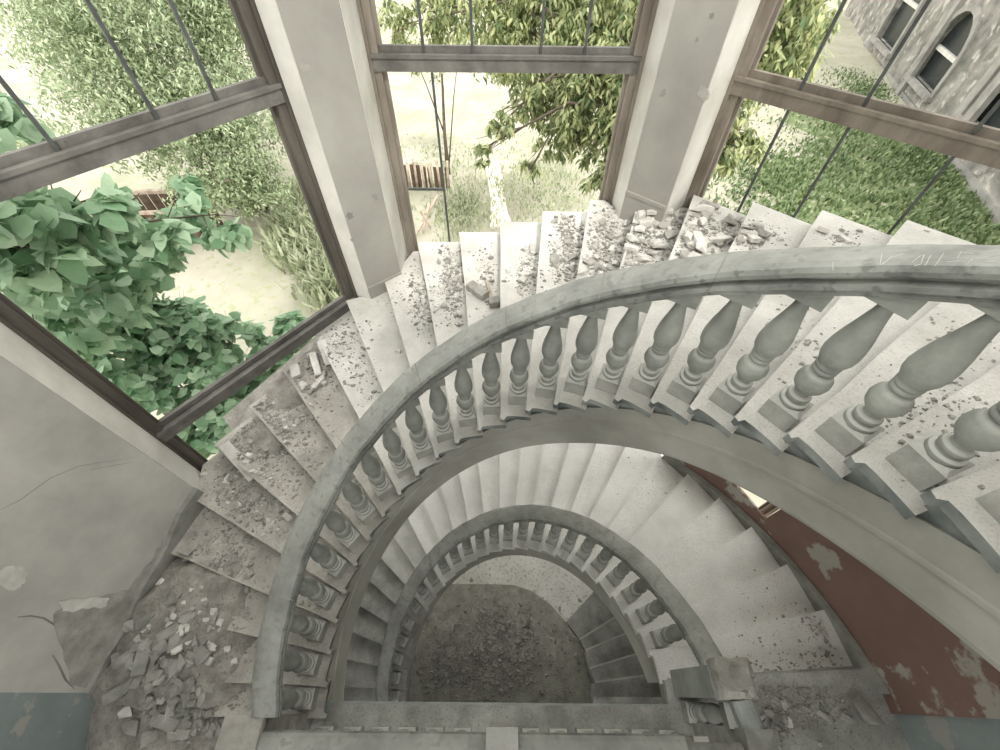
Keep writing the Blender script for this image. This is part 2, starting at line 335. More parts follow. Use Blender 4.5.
def rail_straight(mb, a, b, z, wsc=1.0):
    a = Vector((*a, 0)); b = Vector((*b, 0)); d = (b - a).normalized(); nrm = Vector((d.y, -d.x, 0)); rows = []
    for k in range(25):
        p = a.lerp(b, k / 24); rows.append([(p + nrm * (u * wsc) + Vector((0, 0, z + v + 0.003 * math.sin(k * 1.7) * min(1, (b - a).length)))) for u, v in RAILP])
    mb.grid(rows, closed=True, smooth=False, caps=True)
bu = thing('balustrade', 'large sweeping stone balustrade of the upper flight with turned balusters, passing close in front', 'balustrade', (XC - R, YC, -D1))
handrail(bu, -D1, -0.20, SEND + 0.4)
for i in range(25):
    s = T0 + DT * i; x, y = pos(s, R + OUT(s, .045, 2.5)); th = math.atan2((y - YC) / EL, x - XC)
    baluster(bu, x, y, tz(i), th if s > 0 else PI)
from mathutils.bvhtree import BVHTree
_hr = [c for c in bu.children if c.name.startswith('handrail')][0]
_bv = BVHTree.FromPolygons([v.co + bu.location for v in _hr.data.vertices], [p.vertices[:] for p in _hr.data.polygons])
mb = MB()
for st in ([(882, 254), (880, 265)], [(881, 265), (892, 257), (903, 254)], [(911, 263), (920, 256), (924, 255), (921, 264), (914, 266)], [(925, 266), (931, 255)], [(935, 266), (944, 253)], [(947, 262), (960, 261)], [(960, 252), (975, 254)], [(961, 252), (957, 259)], [(966, 265), (973, 259)], [(984, 262), (996, 262)], [(833, 262), (833, 271)]):
    hp = []
    for (ax_, ay_), (bx_, by_) in zip(st, st[1:]):
        for k in range(5):
            h_ = _bv.ray_cast(Vector((0, 0, 0)), ray(ax_ + (bx_ - ax_) * k / 4, ay_ + (by_ - ay_) * k / 4).normalized())
            if h_[0] is not None: hp.append(h_[0])
    if len(hp) > 2: mb = MB(); mb.tube(hp, 0.0018, 4); part(mb, 'scratch', M['reveal'], bu)
for sj in (0.55, 1.6, 2.35, 3.1, 3.75, 4.35):
    rows = []
    for s in (sj - .004, sj + .004):
        h = lin(s, -D1) + HR - 0.05 * (s / SEND) ** 3; wob = 0.004 * math.sin(s * 9) + 0.003 * math.sin(s * 23 + 1)
        rows.append([(*pos(s, R + 0.005 + a * 1.02 + wob), h + b * 1.015) for a, b in RAILP])
    mb = MB(); mb.grid(rows, closed=True, smooth=False, caps=True); part(mb, 'joint', M['skirt'], bu)
bl = thing('balustrade', 'smaller-looking curved stone balustrade of the middle flight, framed inside the upper one', 'balustrade', (XC - R, YC, -D1 - H1))
handrail(bl, -D1 - H1, -0.25, SEND - 0.10)
for i in range(24):
    s = T0 + DT * i; x, y = pos(s, R); th = math.atan2((y - YC) / EL, x - XC)
    baluster(bl, x, y, tz(i, -D1 - H1), th if s > 0 else PI)
# landing balustrade, straight, seen from right above
YB = -0.36; ZR = -D1 + HR
ls = thing('balustrade', 'straight stone balustrade along the lower landing edge, seen from directly above', 'balustrade', (0.04, YB, -D1))
mb = MB(); rail_straight(mb, (-1.93, YB), (-0.08, YB), ZR + 0.02, 1.0); part(mb, 'handrail', M['rail'], ls)
mb = MB(); rail_straight(mb, (0.17, YB), (1.55, YB), ZR + 0.02, 1.0); part(mb, 'handrail', M['rail'], ls)
mb = MB(); rail_straight(mb, (1.56, YB - 0.03), (2.03, YB - 0.03), ZR - 0.03, 0.8); part(mb, 'broken_handrail', M['rubdark'], ls)
mb = MB(); mb.box((0.045, YB, -D1 + 0.62), (0.22, 0.26, 1.24)); mb.box((0.045, YB, -D1 + 1.26), (0.26, 0.30, 0.05)); part(mb, 'post', M['edge_pale'], ls)
mb = MB(); mb.box((-2.08, YB + .02, -D1 + 0.60), (0.28, 0.34, 1.20)); mb.box((-2.08, YB + .02, -D1 + 1.22), (0.32, 0.38, 0.06)); part(mb, 'newel_post', M['rub'], ls)
mb = MB(); mb.box((2.18, YB, -D1 + 0.60), (0.24, 0.30, 1.14)); part(mb, 'newel_post', M['rubdark'], ls)
for x in [-1.75, -1.47, -1.19, -0.91, -0.63, -0.35, 0.35, 0.63, 0.91, 1.19, 1.47, 1.75]:
    baluster(ls, x, YB, -D1, 0)
# newel where the middle flight meets the landing
nw = thing('newel', 'green-grey square newel block with broken top at the right end of the middle rail', 'newel post', (2.07, 0.10, -D1))
mb = MB(); mb.box((2.07, 0.11, -D1 + 0.52), (0.26, 0.24, 1.04)); part(mb, 'shaft', M['edge'], nw)
mb = MB(); rows = []
for z_, gx, gy in ((0.96, .27, .25), (1.0, .33, .31), (1.10, .34, .31), (1.17, .32, .28), (1.21, .22, .2)):
    row = []
    for k in range(20):
        a_ = 2 * PI * (k + .5) / 20; q_ = max(abs(math.cos(a_)), abs(math.sin(a_))); row.append((2.12 + gx / 2 * math.cos(a_) / q_ * rnd.uniform(.9, 1.06), 0.13 + gy / 2 * math.sin(a_) / q_ * rnd.uniform(.9, 1.06), -D1 + z_ + rnd.uniform(-.018, .018)))
    rows.append(row)
mb.grid(rows, closed=True, smooth=False, caps=True)
part(mb, 'broken_cap', M['rub'], nw)
rs = thing('balustrade', 'short stone return rail with one baluster between the square newel and the bottom right corner', 'balustrade', (2.1, -0.12, -D1))
mb = MB(); rail_straight(mb, (2.14, -0.02), (2.17, -0.22), ZR - 0.02, 0.8); part(mb, 'handrail', M['edge'], rs)
baluster(rs, 2.08, -0.13, -D1, 0)

# ------------------------------------------------------------------ landings, floors
mb = MB(); mb.prism([(-4.13, -4.6), (4.55, -4.6), (4.28, 0.27), (1.86, 0.14), (1.86, -0.09), (-1.78, -0.09), (-1.78, -0.155), (-4.13, -0.155)], -D1 - 0.08, -D1)
mb.prism([(1.95, -0.6), (4.28, -0.6), (4.28, 0.30), (1.95, 0.16)], -D1 - 0.5, -D1 - 0.07)
struct(mb, 'floor', M['landing'])
mb = MB(); mb.prism([(-1.86, -0.40), (1.95, -0.40), (1.95, -0.10), (-1.86, -0.10)], -D1 - 0.50, -D1 - 0.08); mb.prism([(-1.9, -0.4), (1.95, -0.4), (1.95, -0.07), (-1.9, -0.07)], -D1 - 0.07, -D1 - 0.001)
struct(mb, 'trim_1', M['edge'])
mb = MB(); mb.prism([(-4.13, -4.6), (4.55, -4.6), (4.55, -0.22), (-4.13, -0.22)], -D1 + H1 - 0.25, -D1 + H1)
struct(mb, 'floor', M['landing'])
ZF = -D1 - H1            # landing of the storey below
mb = MB(); mb.prism([(-4.13, -4.6), (4.3, -4.6), (4.3, -0.02), (1.86, -0.02), (1.86, -0.35), (-1.78, -0.35), (-1.78, -0.15), (-4.13, -0.15)], ZF - 0.3, ZF)
struct(mb, 'floor', M['landing'])
ZG = -11.02
mb = MB(); mb.prism([(-4.6, -4.6), (4.9, -4.6), (4.9, 5.5), (-4.6, 5.5)], ZG - 0.2, ZG)
struct(mb, 'floor', M['floor'])
# round-cornered dirt-covered platform
pl = [at_z(413, 712, ZG + .1), at_z(596, 712, ZG + .1)]
arc = [(592, 700), (590, 680), (586, 660), (578, 640), (566, 622), (550, 604), (532, 591), (514, 585), (490, 584), (456, 584), (430, 584), (400, 600), (385, 640), (380, 700)]
pts = [tuple(at_z(x, y, ZG + 0.1))[:2] for x, y in arc]
pts = [(pts[0][0], -1.2)] + pts + [(pts[-1][0], -1.2)]
mb = MB(); mb.prism(pts, ZG, ZG + 0.10); mb.prism([((x - 0.4) * 0.985 + 0.4, (y - 0.8) * 0.985 + 0.8) for x, y in pts], ZG + .1, ZG + 0.13)
tag(rebase(mb.build('platform', M['dustdark']), (0.3, 0.5, ZG)), 'low platform with a rounded corner under dark earth at the bottom of the stairwell', 'platform')
PLAT = pts
# last few winding steps down to that floor
st3 = thing('staircase', 'short lowest flight of narrow winding steps beside the dirt-covered platform', 'staircase', (2.6, 0.3, ZG))
fan = [((596, 701), (664, 701)), ((596, 683), (655, 675)), ((590, 669), (646, 652)), ((586, 651), (636, 630)), ((580, 640), (625, 612)), ((566, 622), (600, 585))]
for k in range(5):
    z = ZF - 0.17 * (k + 1) + 0.0
    (a0, b0), (a1, b1) = fan[k], fan[k + 1]
    A = at_z(*a0, z + .17); B = at_z(*b0, z + .17); C = at_z(*b1, z); Dd = at_z(*a1, z)
    A2 = at_z(*a0, z); B2 = at_z(*b0, z)
    Bx = B2 + (B2 - A2) * 1.2; Cx = C + (C - Dd) * 1.2
    mb = MB(); mb.prism([tuple(A2)[:2], tuple(Bx)[:2], tuple(Cx)[:2], tuple(Dd)[:2]][::-1], ZG, z)
    o3 = part(mb, 'step', M['landing'], st3)
    mb = MB(); a_, b_ = Vector(tuple(A2)[:2]), Vector(tuple(Bx)[:2]); n_ = (Vector(tuple(Dd)[:2]) - a_).normalized() * .035
    mb.prism([tuple(a_ - n_ * .6), tuple(b_ - n_ * .6), tuple(b_ + n_), tuple(a_ + n_)], z - .04, z + .004); c3 = mb.build('nosing', M['reveal'], o3); c3.data.transform(Matrix.Translation(-st3.location))

# ------------------------------------------------------------------ walls
ZT, ZB = 2.6, ZG
def wall_poly(name, a, b, z0, z1, th, m, parent=None, side=1):
    a = Vector(a); b = Vector(b); d = (b - a).normalized(); n = Vector((-d.y, d.x)) * th * side
    mb = MB(); mb.prism([tuple(a), tuple(b), tuple(b + n), tuple(a + n)], z0, z1)
    return struct(mb, name, m, parent)
mb = MB(); mb.prism([(-4.13, -0.02), (-3.62, 1.91), (-3.80, 2.22), (-4.25, 2.0), (-4.5, -0.02)], ZB, ZT); struct(mb, 'wall_left', M['wall'])
wall_poly('wall_left_hall', (-4.13, -4.6), (-4.13, -0.02), ZB, ZT, 0.4, M['teal'])
# rough skirting that climbs the left wall with the first steps
mb = MB()
A = Vector((-4.13, -0.02)); B = Vector((-3.62, 1.91)); nn = Vector((B.y - A.y, -(B.x - A.x))).normalized()
rows = []
for k in range(14):
    t = k / 13; p = A.lerp(B, t); sz = lin(max(0, s_of(p.x, p.y))) - 0.05; th_ = 0.04 + 0.006 * math.sin(k * 2.1)
    top = sz + 0.26 + 0.03 * math.sin(k * 1.3)
    q = p + nn * th_
    rows.append([(p.x - nn.x * .02, p.y - nn.y * .02, sz - 0.4), (q.x, q.y, sz - 0.4), (q.x, q.y, top), (p.x - nn.x * .02, p.y - nn.y * .02, top + 0.04)])
mb.grid(rows, closed=True, smooth=False, caps=True); struct(mb, 'baseboard_left', M['skirt'])
WL = [o for o in COL.objects if o.name == 'wall_left'][0]
def on_wall(px, py, off=0.0):
    d = ray(px, py); n3 = Vector((nn.x, nn.y, 0)); t = Vector((A.x, A.y, 0)).dot(n3) / d.dot(n3); return d * t + n3 * off
def wall_patch(name, outline, m, th):
    mb = MB(); r_ = []
    for (ax_, ay_), (bx_, by_) in zip(outline, outline[1:] + outline[:1]):
        for k in range(4): r_.append((ax_ + (bx_ - ax_) * k / 4 + rnd.uniform(-1.5, 1.5), ay_ + (by_ - ay_) * k / 4 + rnd.uniform(-1.5, 1.5)))
    mb.add([on_wall(*q, -.01) for q in r_] + [on_wall(*q, th) for q in r_], [tuple(range(len(r_), 2 * len(r_)))] + [(k, (k + 1) % len(r_), len(r_) + (k + 1) % len(r_), len(r_) + k) for k in range(len(r_))])
    return mb.build(name, m, WL)
wall_patch('bare_plaster', [(52, 615), (78, 600), (105, 596), (128, 590), (150, 560), (163, 540), (160, 570), (148, 600), (130, 630), (118, 655), (112, 690), (95, 690), (70, 686), (62, 650)], M['rub'], .006)
wall_patch('pale_flake', [(-5, 572), (12, 566), (24, 566), (27, 574), (20, 588), (8, 590), (-5, 584)], M['rubpale'], .006)
wall_patch('pale_flake', [(58, 603), (75, 598), (108, 598), (106, 606), (80, 609), (62, 612)], M['rubpale'], .012)
for cr in ([(18, 617), (30, 616), (42, 618), (52, 623), (58, 628)], [(52, 655), (56, 660), (60, 668), (66, 680), (75, 689)], [(0, 510), (20, 500), (50, 478), (80, 466), (130, 458)], [(90, 470), (110, 466), (135, 462)]):
    mb = MB(); w_ = .008 if cr[0][1] > 600 else .0025
    mb.tube([on_wall(x_ + rnd.uniform(-1, 1), y_, 0.0) for x_, y_ in cr], [w_ * .4] + [w_] * (len(cr) - 2) + [w_ * .3], 4); mb.build('crack', M['skirt'], WL)
# white window reveal strip at the wall corner
mb = MB(); mb.prism([(-3.615, 1.905), (-3.785, 2.205), (-3.81, 2.24), (-3.83, 2.20), (-3.65, 1.90)], ZB, ZT); struct(mb, 'trim_2', M['reveal'])
mb = MB(); mb.prism([(4.26, -0.02), (4.26, -4.6), (4.8, -4.6), (4.8, -0.02)], ZB, -D1 + H1 - 0.3); struct(mb, 'wall_right_hall', M['teal'])
# lower curved outer wall, painted brown, peeling
mb = MB(); rows = []
for k in range(97):
    th = math.radians(-2.0 + 48 * k / 96); 
    def E2(r_): return XC + r_ * math.cos(th), YC + r_ * EL * math.sin(th)
    s = (PI - th) * R; top = lin(s) - 0.55
    ro_ = 4.5
    if 24.6 < math.degrees(th) < 47: top = -5.90; ro_ = 4.19  # window gap, widened out of view to let in more light
    rows.append([(*E2(4.16), ZB), (*E2(ro_), ZB), (*E2(ro_), top), (*E2(4.16), top)])
mb.grid(rows, closed=True, smooth=False, caps=True); struct(mb, 'wall_right', M['brown'])
# skirting along the middle flight
mb = MB(); rows = []
for k in range(33):
    th = math.radians(0 + 46 * k / 32); s = (PI - th) * R; h = lin(s, -D1 - H1)
    rows.append([(*pos(s, 4.15), h - .3), (*pos(s, 4.09), h - .3), (*pos(s, 4.09), h + 0.14), (*pos(s, 4.15), h + 0.16)])
mb.grid(rows, closed=True, smooth=False, caps=True); struct(mb, 'baseboard_right', M['skirt'])
wall_poly('wall_right_upper', (4.55, -4.6), (4.62, 2.2), -1.9, ZT, -0.3, M['wall'])
for nm_, a_, b_, z0_, z1_ in (('wall_back', -4.5, 4.9, ZB - 0.3, ZB + 0.9), ('wall_back_pier', -4.5, -3.9, ZB, ZT), ('wall_back_pier', -0.2, 0.2, ZB, ZT), ('wall_back_pier', 4.3, 4.9, ZB, ZT), ('wall_back', -4.5, 4.9, ZB, -D1 - 2.0), ('wall_back', -4.5, 4.9, -D1 - 0.3, -D1 + 1.6)):
    wall_poly(nm_, (a_, -4.6), (b_, -4.6), z0_, z1_, -0.3, M['wall'])  # unseen back wall, gaps between its pieces added for fill light
# ceiling; its unseen opening over the well is added to let light in
mb = MB()
for q in ([(-5, -4.9), (5.2, -4.9), (5.2, -0.6), (-5, -0.6)], [(-5, -0.6), (-3.6, -0.6), (-3.6, 3.4), (-5, 3.4)], [(3.8, -0.6), (5.2, -0.6), (5.2, 3.4), (3.8, 3.4)], [(-5, 3.4), (5.2, 3.4), (5.2, 6.0), (-5, 6.0)]):
    mb.prism(q, ZT, ZT + 0.25)
struct(mb, 'ceiling', M['wall'])
# piers between the windows
def pier(name, pts, panel, reveals, basez):
    mb = MB(); mb.prism(pts, ZB, ZT); o = struct(mb, name, M['pier'])
    for (a, b) in reveals:
        a = Vector(a); b = Vector(b); d = (b - a).normalized(); n = Vector((d.y, -d.x)) * 0.008
        mb = MB(); mb.prism([tuple(a + n), tuple(b + n), tuple(b - n), tuple(a - n)], ZB, ZT); c = struct(mb, 'reveal', M['reveal'], o)
    a, b = Vector(panel[0]), Vector(panel[1]); d = (b - a).normalized(); n = Vector((d.y, -d.x))
    mb = MB()
    mb.prism([tuple(a + n * .02), tuple(b + n * .02), tuple(b - n * .02), tuple(a - n * .02)], basez - .3, basez + 0.16)
    mb.prism([tuple(a + n * .03), tuple(b + n * .03), tuple(b - n * .02), tuple(a - n * .02)], basez + 0.16, basez + 0.20)
    struct(mb, 'skirting', M['pier'], o)
    return o
pier('wall_back_left_pier', [(-2.07, 4.53), (-1.86, 4.46), (-1.46, 4.82), (-1.455, 5.36), (-1.45, 5.75), (-2.30, 5.05)], ((-1.86, 4.46), (-1.46, 4.82)), [((-2.065, 4.53), (-1.865, 4.46)), ((-1.46, 4.83), (-1.455, 5.35))], tz(9))
pier('wall_back_right_pier', [(1.52, 5.36), (1.55, 4.93), (1.95, 4.56), (2.31, 4.95), (2.50, 5.2), (1.60, 5.75)], ((1.55, 4.93), (1.95, 4.56)), [((1.52, 5.35), (1.55, 4.94)), ((1.955, 4.565), (2.305, 4.94))], tz(16))

def pier_hole(pname, a, b, px, py, r_):
    o = [q for q in COL.objects if q.name == pname][0]; a = Vector((*a, 0)); b = Vector((*b, 0)); d = (b - a).normalized(); n = Vector((d.y, -d.x, 0))
    dd = ray(px, py); p = dd * (a.dot(n) / dd.dot(n)) + n * .004; vs = []
    for k in range(11):
        t = 2 * PI * k / 11; rr = r_ * rnd.uniform(.6, 1.25); vs.append(p + d * rr * math.cos(t) + Vector((0, 0, rr * math.sin(t))))
    mb = MB(); mb.add(vs + [v - n * .03 for v in vs], [tuple(range(11))] + [(k, (k + 1) % 11, 11 + (k + 1) % 11, 11 + k) for k in range(11)])
    mb.build('chipped_hole', M['skirt' if r_ < .05 else 'rub'], o)
for q_ in ((663, 93, .035), (703, 93, .06), (712, 15, .02), (697, 40, .018)): pier_hole('wall_back_right_pier', (1.55, 4.93), (1.95, 4.56), *q_)
for q_ in ((375, 197, .04), (350, 216, .045), (352, 240, .02), (305, 66, .05)): pier_hole('wall_back_left_pier', (-1.86, 4.46), (-1.46, 4.82), *q_)

# ------------------------------------------------------------------ windows
def bar(mb, a, b, z0, z1, depth, off=0.0):
    """box along plan segment a-b"""
    a = Vector(a); b = Vector(b); d = (b - a).normalized(); n = Vector((-d.y, d.x))
    if n.dot(Vector((0.05, 1.0)) - (a + b) / 2) > 0: n = -n      # outwards
    p = [a + n * off, b + n * off, b + n * (off + depth), a + n * (off + depth)]
    mb.prism([tuple(q) for q in p], z0, z1)
def window(name, A, B, mw, mt, bars_up, bars_dn, tops, lowest=-10.9, drop=0.0, upper_sash=True):
    A = Vector(A); B = Vector(B); L = (B - A).length; d = (B - A) / L
    P_ = lambda t: A + d * t
    mb = MB(); bar(mb, P_(-.03), P_(0.11), lowest, ZT, 0.12); bar(mb, P_(L - 0.11), P_(L + .03), lowest, ZT, 0.12)
    bar(mb, P_(0.11), P_(0.145), lowest, ZT, 0.05, 0.06); bar(mb, P_(L - 0.145), P_(L - 0.11), lowest, ZT, 0.05, 0.06)
    bar(mb, P_(-.02), P_(0.03), lowest, ZT, 0.03, -.03); bar(mb, P_(L - .03), P_(L + .02), lowest, ZT, 0.03, -.03)
    fr = struct(mb, name, mw)
    for z in tops:
        mb = MB(); bar(mb, P_(0.02), P_(L - 0.02), z - 0.13, z, 0.13, -0.02); bar(mb, P_(0.02), P_(L - 0.02), z - 0.01, z + 0.025, 0.07, -0.035)
        bar(mb, P_(0.06), P_(L - 0.06), z + 0.02, z + 0.085, 0.05, 0.05)
        struct(mb, 'transom', mt, fr)
    for t in bars_up:
        p = P_(t); mb = MB(); mb.box((p.x, p.y, (tops[0] + ZT) / 2), (0.028, 0.028, ZT - tops[0]), math.atan2(d.y, d.x)); struct(mb, 'glazing_bar', M['iron'], fr).location = Vector((-d.y, d.x, 0)) * 0.04
    for t, za, zb in bars_dn:
        p = P_(t); mb = MB(); mb.box((p.x, p.y, (za + zb) / 2), (0.026, 0.026, zb - za), math.atan2(d.y, d.x)); struct(mb, 'glazing_bar', M['iron'], fr)
    return fr
LA, LB = Vector((-3.80, 2.20)), Vector((-2.105, 4.545))
tl = lambda x, y: (Vector((x, y)) - LA).dot((LB - LA).normalized())
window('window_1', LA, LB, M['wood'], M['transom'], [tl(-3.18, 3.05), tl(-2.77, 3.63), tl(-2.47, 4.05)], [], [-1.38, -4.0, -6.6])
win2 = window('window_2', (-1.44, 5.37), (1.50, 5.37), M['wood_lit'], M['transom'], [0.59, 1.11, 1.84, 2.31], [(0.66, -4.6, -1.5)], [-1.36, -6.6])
mb = MB(); mb.box((-1.02, 5.40, -2.83), (0.50, 0.025, 0.03)); struct(mb, 'crossbar', M['iron'], win2)
RA, RB = Vector((2.34, 4.95)), Vector((4.75, 2.54))
tr = lambda x, y: (Vector((x, y)) - RA).dot((RB - RA).normalized())
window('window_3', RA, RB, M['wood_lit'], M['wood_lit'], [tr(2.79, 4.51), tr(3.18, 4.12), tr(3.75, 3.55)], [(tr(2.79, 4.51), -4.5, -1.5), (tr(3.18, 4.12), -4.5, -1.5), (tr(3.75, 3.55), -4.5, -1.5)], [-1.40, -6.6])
# wall below the windows
mb = MB()
for a, b in ((LA, LB), (Vector((-1.44, 5.37)), Vector((1.5, 5.37))), (RA, RB)):
    bar(mb, a, b, ZB - 0.3, -10.85, 0.3)
struct(mb, 'wall_far', M['wall'])

# ------------------------------------------------------------------ surfaces for resting rubble
def upper_hit(px, py):
    d = ray(px, py)
    for i in range(24, -1, -1):
        p = d * (tz(i) / d.z); s = s_of(p.x, p.y)
        if p.y < -0.155 and p.x < 0: continue
        k = math.floor((s - T0) / DT + 0.5)
        if k == i:
            rho = math.hypot(p.x - XC, (p.y - YC) / EL)
            if 1.85 < rho < out_poly(s) - 0.06: return p
    p = d * (-D1 / d.z)
    if p.y < -0.15: return p
    return None
def ground_hit(z):
    def f(px, py): return at_z(px, py, z)
    return f
def lower_hit(px, py):
    d = ray(px, py)
    for i in range(25, -1, -1):
        zz = tz(i, -D1 - H1); p = d * (zz / d.z)
        if i == 25: 
            if p.y < 0.10: return p
            continue
        s = s_of(p.x, p.y)
        if math.floor((s - T0) / DT + 0.5) == i:
            rho = math.hypot(p.x - XC, (p.y - YC) / EL)
            if 2.2 < rho < 4.0: return p
    return None
# ------------------------------------------------------------------ chunk prototypes
import bmesh
def chunk_mesh(kind, seed, m):
    r_ = random.Random(seed); bm = bmesh.new()
    for k in range(13):
        while True:
            v = Vector((r_.uniform(-1, 1), r_.uniform(-1, 1), r_.uniform(-1, 1)))
            if 0.55 < v.length < 1: break
        if kind == 'slab': v = Vector((v.x, v.y * 0.8, 0.28 * (1 if v.z > 0 else -1) + v.z * 0.04))
        elif kind == 'brick': v = Vector((math.copysign(1, v.x) + v.x * .1, math.copysign(0.5, v.y) + v.y * .1, math.copysign(0.36, v.z) + v.z * .05))
        else: v.z *= 0.75
        bm.verts.new(v)
    res = bmesh.ops.convex_hull(bm, input=bm.verts)
    for g in [e for e in res['geom_interior'] + res['geom_unused'] if isinstance(e, bmesh.types.BMVert)]:
        if g.is_valid: bm.verts.remove(g)
    bmesh.ops.bevel(bm, geom=bm.edges[:], offset=0.045, segments=1, affect='EDGES')
    me = bpy.data.meshes.new('chunk'); bm.to_mesh(me); bm.free(); me.materials.append(m); return me
PROTO = {}
for mk in ('rub', 'rubpale', 'rubdark', 'brick'):
    PROTO[mk] = [chunk_mesh('slab' if k % 3 == 0 else ('brick' if (k % 3 == 1 and k < 4) or mk == 'brick' else 'rock'), 10 * len(mk) + k, M[mk]) for k in range(7)]
def place_chunk(p, size, mk, name, label, group, cat='rubble', sink=0.15, shape=None, rot=None, zbase=None):
    me = PROTO[mk][shape if shape is not None else rnd.randrange(7)]
    o = bpy.data.objects.new(name, me); COL.objects.link(o)
    o.scale = (size * rnd.uniform(.75, 1.1), size * rnd.uniform(.6, 1), size * rnd.uniform(.45, .8))
    e = rot or (rnd.uniform(-.25, .25), rnd.uniform(-.25, .25), rnd.uniform(0, 6.28)); o.rotation_euler = e
    from mathutils import Euler
    Mx = Euler(e).to_matrix() @ Matrix.Diagonal(Vector(o.scale))
    zm = min((Mx @ v.co).z for v in me.vertices)
    o.location = (p[0], p[1], p[2] - zm * (1 - sink * 0.35) - 0.002)
    tag(o, label, cat, group); return o
def scatter_px(hit, cx, cy, sx, sy, n, ang=0.0, box=False):
    out = []
    ca, sa = math.cos(ang), math.sin(ang); tries = 0
    while len(out) < n and tries < n * 12:
        tries += 1
        if box: a, b = rnd.uniform(-1, 1) * sx, rnd.uniform(-1, 1) * sy
        else: a, b = rnd.gauss(0, .5) * sx, rnd.gauss(0, .5) * sy
        p = hit(cx + a * ca - b * sa, cy + a * sa + b * ca)
        if p is not None: out.append(p)
    return out
def crumbs(name, label, hit, spots, m, smin, smax, cat='rubble'):
    """uncountable small crumbs as one object"""
    mb = MB()
    for (cx, cy, sx, sy, ang, n) in spots:
        for p in scatter_px(hit, cx, cy, sx, sy, n, ang):
            s = rnd.uniform(smin, smax) * (0.5 + rnd.random() ** 3); f = rnd.uniform(.35, .9)
            a0 = rnd.uniform(0, 6.28); vs = []
            k0 = rnd.choice((4, 5))
            for k in range(k0):
                a = a0 + 2 * PI * k / k0 + rnd.uniform(-.3, .3); vs.append((p.x + s * rnd.uniform(.7, 1.2) * math.cos(a), p.y + s * rnd.uniform(.5, 1.0) * math.sin(a), p.z - 0.003))
            top = [(p.x + (v[0] - p.x) * rnd.uniform(.4, .85), p.y + (v[1] - p.y) * rnd.uniform(.4, .85), p.z + s * f * rnd.uniform(.6, 1.1)) for v in vs]
            mb.add(vs + top, [tuple(range(k0 - 1, -1, -1)), tuple(range(k0, 2 * k0))] + [(j, (j + 1) % k0, k0 + (j + 1) % k0, k0 + j) for j in range(k0)])
    if not mb.v: return
    o = mb.build(name, m); return tag(o, label, cat, kind='stuff')
# dust drifts (thin uneven layers) on the treads
def drift(label, hit_z, poly_px, hmax, m, seed, z):
    """soft mound over a pixel outline on a flat surface at height z"""
    pts = [at_z(x, y, z) for x, y in poly_px]; cx = sum(p.x for p in pts) / len(pts); cy = sum(p.y for p in pts) / len(pts)
    r_ = random.Random(seed); rows = []
    N_ = len(pts) * 4; ring = []
    for k in range(N_):
        t = k / 4; a = pts[int(t) % len(pts)]; b = pts[(int(t) + 1) % len(pts)]; ring.append(a.lerp(b, t - int(t)))
    for j in range(7):
        f = 1 - j / 6.0 * 0.97; h = hmax * (1 - f ** 1.6)
        rows.append([(cx + (p.x - cx) * f * (1 + r_.uniform(-.04, .04)), cy + (p.y - cy) * f * (1 + r_.uniform(-.04, .04)), z - 0.01 + h * r_.uniform(.65, 1.15) + (0.004 if j else 0)) for p in ring])
    mb = MB(); mb.grid(rows, closed=True, smooth=True, caps=True)
    return tag(mb.build('dust_drift', m), label, 'debris', kind='stuff')

# --- individual fragments on the upper flight, group by group
G = 'fragments on the upper flight'
def pile(cx, cy, sx, sy, ang, n, smin, smax, mk, name, label, group):
    for p in scatter_px(upper_hit, cx, cy, sx, sy, n, ang):
        place_chunk(p, rnd.uniform(smin, smax) * (0.6 + 0.6 * rnd.random()), mk if isinstance(mk, str) else rnd.choice(mk), name, label, group)
crumbs('plaster_crumbs', 'fine plaster crumbs scattered over the treads of the upper flight', upper_hit, [
    (300, 370, 40, 40, 0, 260), (260, 430, 36, 40, 0.6, 900), (300, 460, 40, 40, .8, 500), (285, 410, 26, 40, .6, 500), (250, 500, 45, 30, .6, 600), (230, 560, 40, 30, .6, 900), (210, 620, 45, 40, 0, 900),
    (160, 660, 60, 60, 0, 900), (200, 700, 60, 40, 0, 800), (340, 340, 20, 40, .9, 160), (360, 370, 14, 50, -.4, 150), (395, 300, 14, 20, 0, 60), (420, 305, 13, 34, -.15, 240), (450, 285, 13, 40, -.1, 420),
    (487, 275, 13, 30, 0, 130), (528, 275, 14, 26, 0, 200), (567, 248, 15, 50, .1, 460), (605, 245, 20, 45, .15, 600), (645, 240, 22, 45, .2, 420), (690, 235, 26, 30, .3, 380), (735, 235, 36, 16, 0, 300), (840, 238, 26, 8, 0, 60),
    (930, 410, 60, 60, 0, 200), (800, 340, 60, 40, 0, 90), (960, 340, 40, 30, 0, 60), (300, 640, 14, 60, 0, 60), (345, 500, 14, 40, .6, 40)], M['rub'], 0.008, 0.022)
crumbs('plaster_crumbs', 'coarser pale flakes of fallen plaster on the window-side half of the upper treads', upper_hit, [
    (420, 300, 13, 34, -.15, 70), (450, 285, 13, 36, -.1, 90), (528, 275, 14, 26, 0, 40), (567, 250, 15, 44, .1, 90), (605, 245, 20, 40, .15, 120), (645, 240, 22, 40, .2, 100), (690, 235, 26, 26, .3, 90), (735, 237, 34, 13, 0, 70),
    (280, 400, 40, 40, 0, 90), (250, 480, 50, 30, .6, 70)], M['rubpale'], 0.02, 0.042)
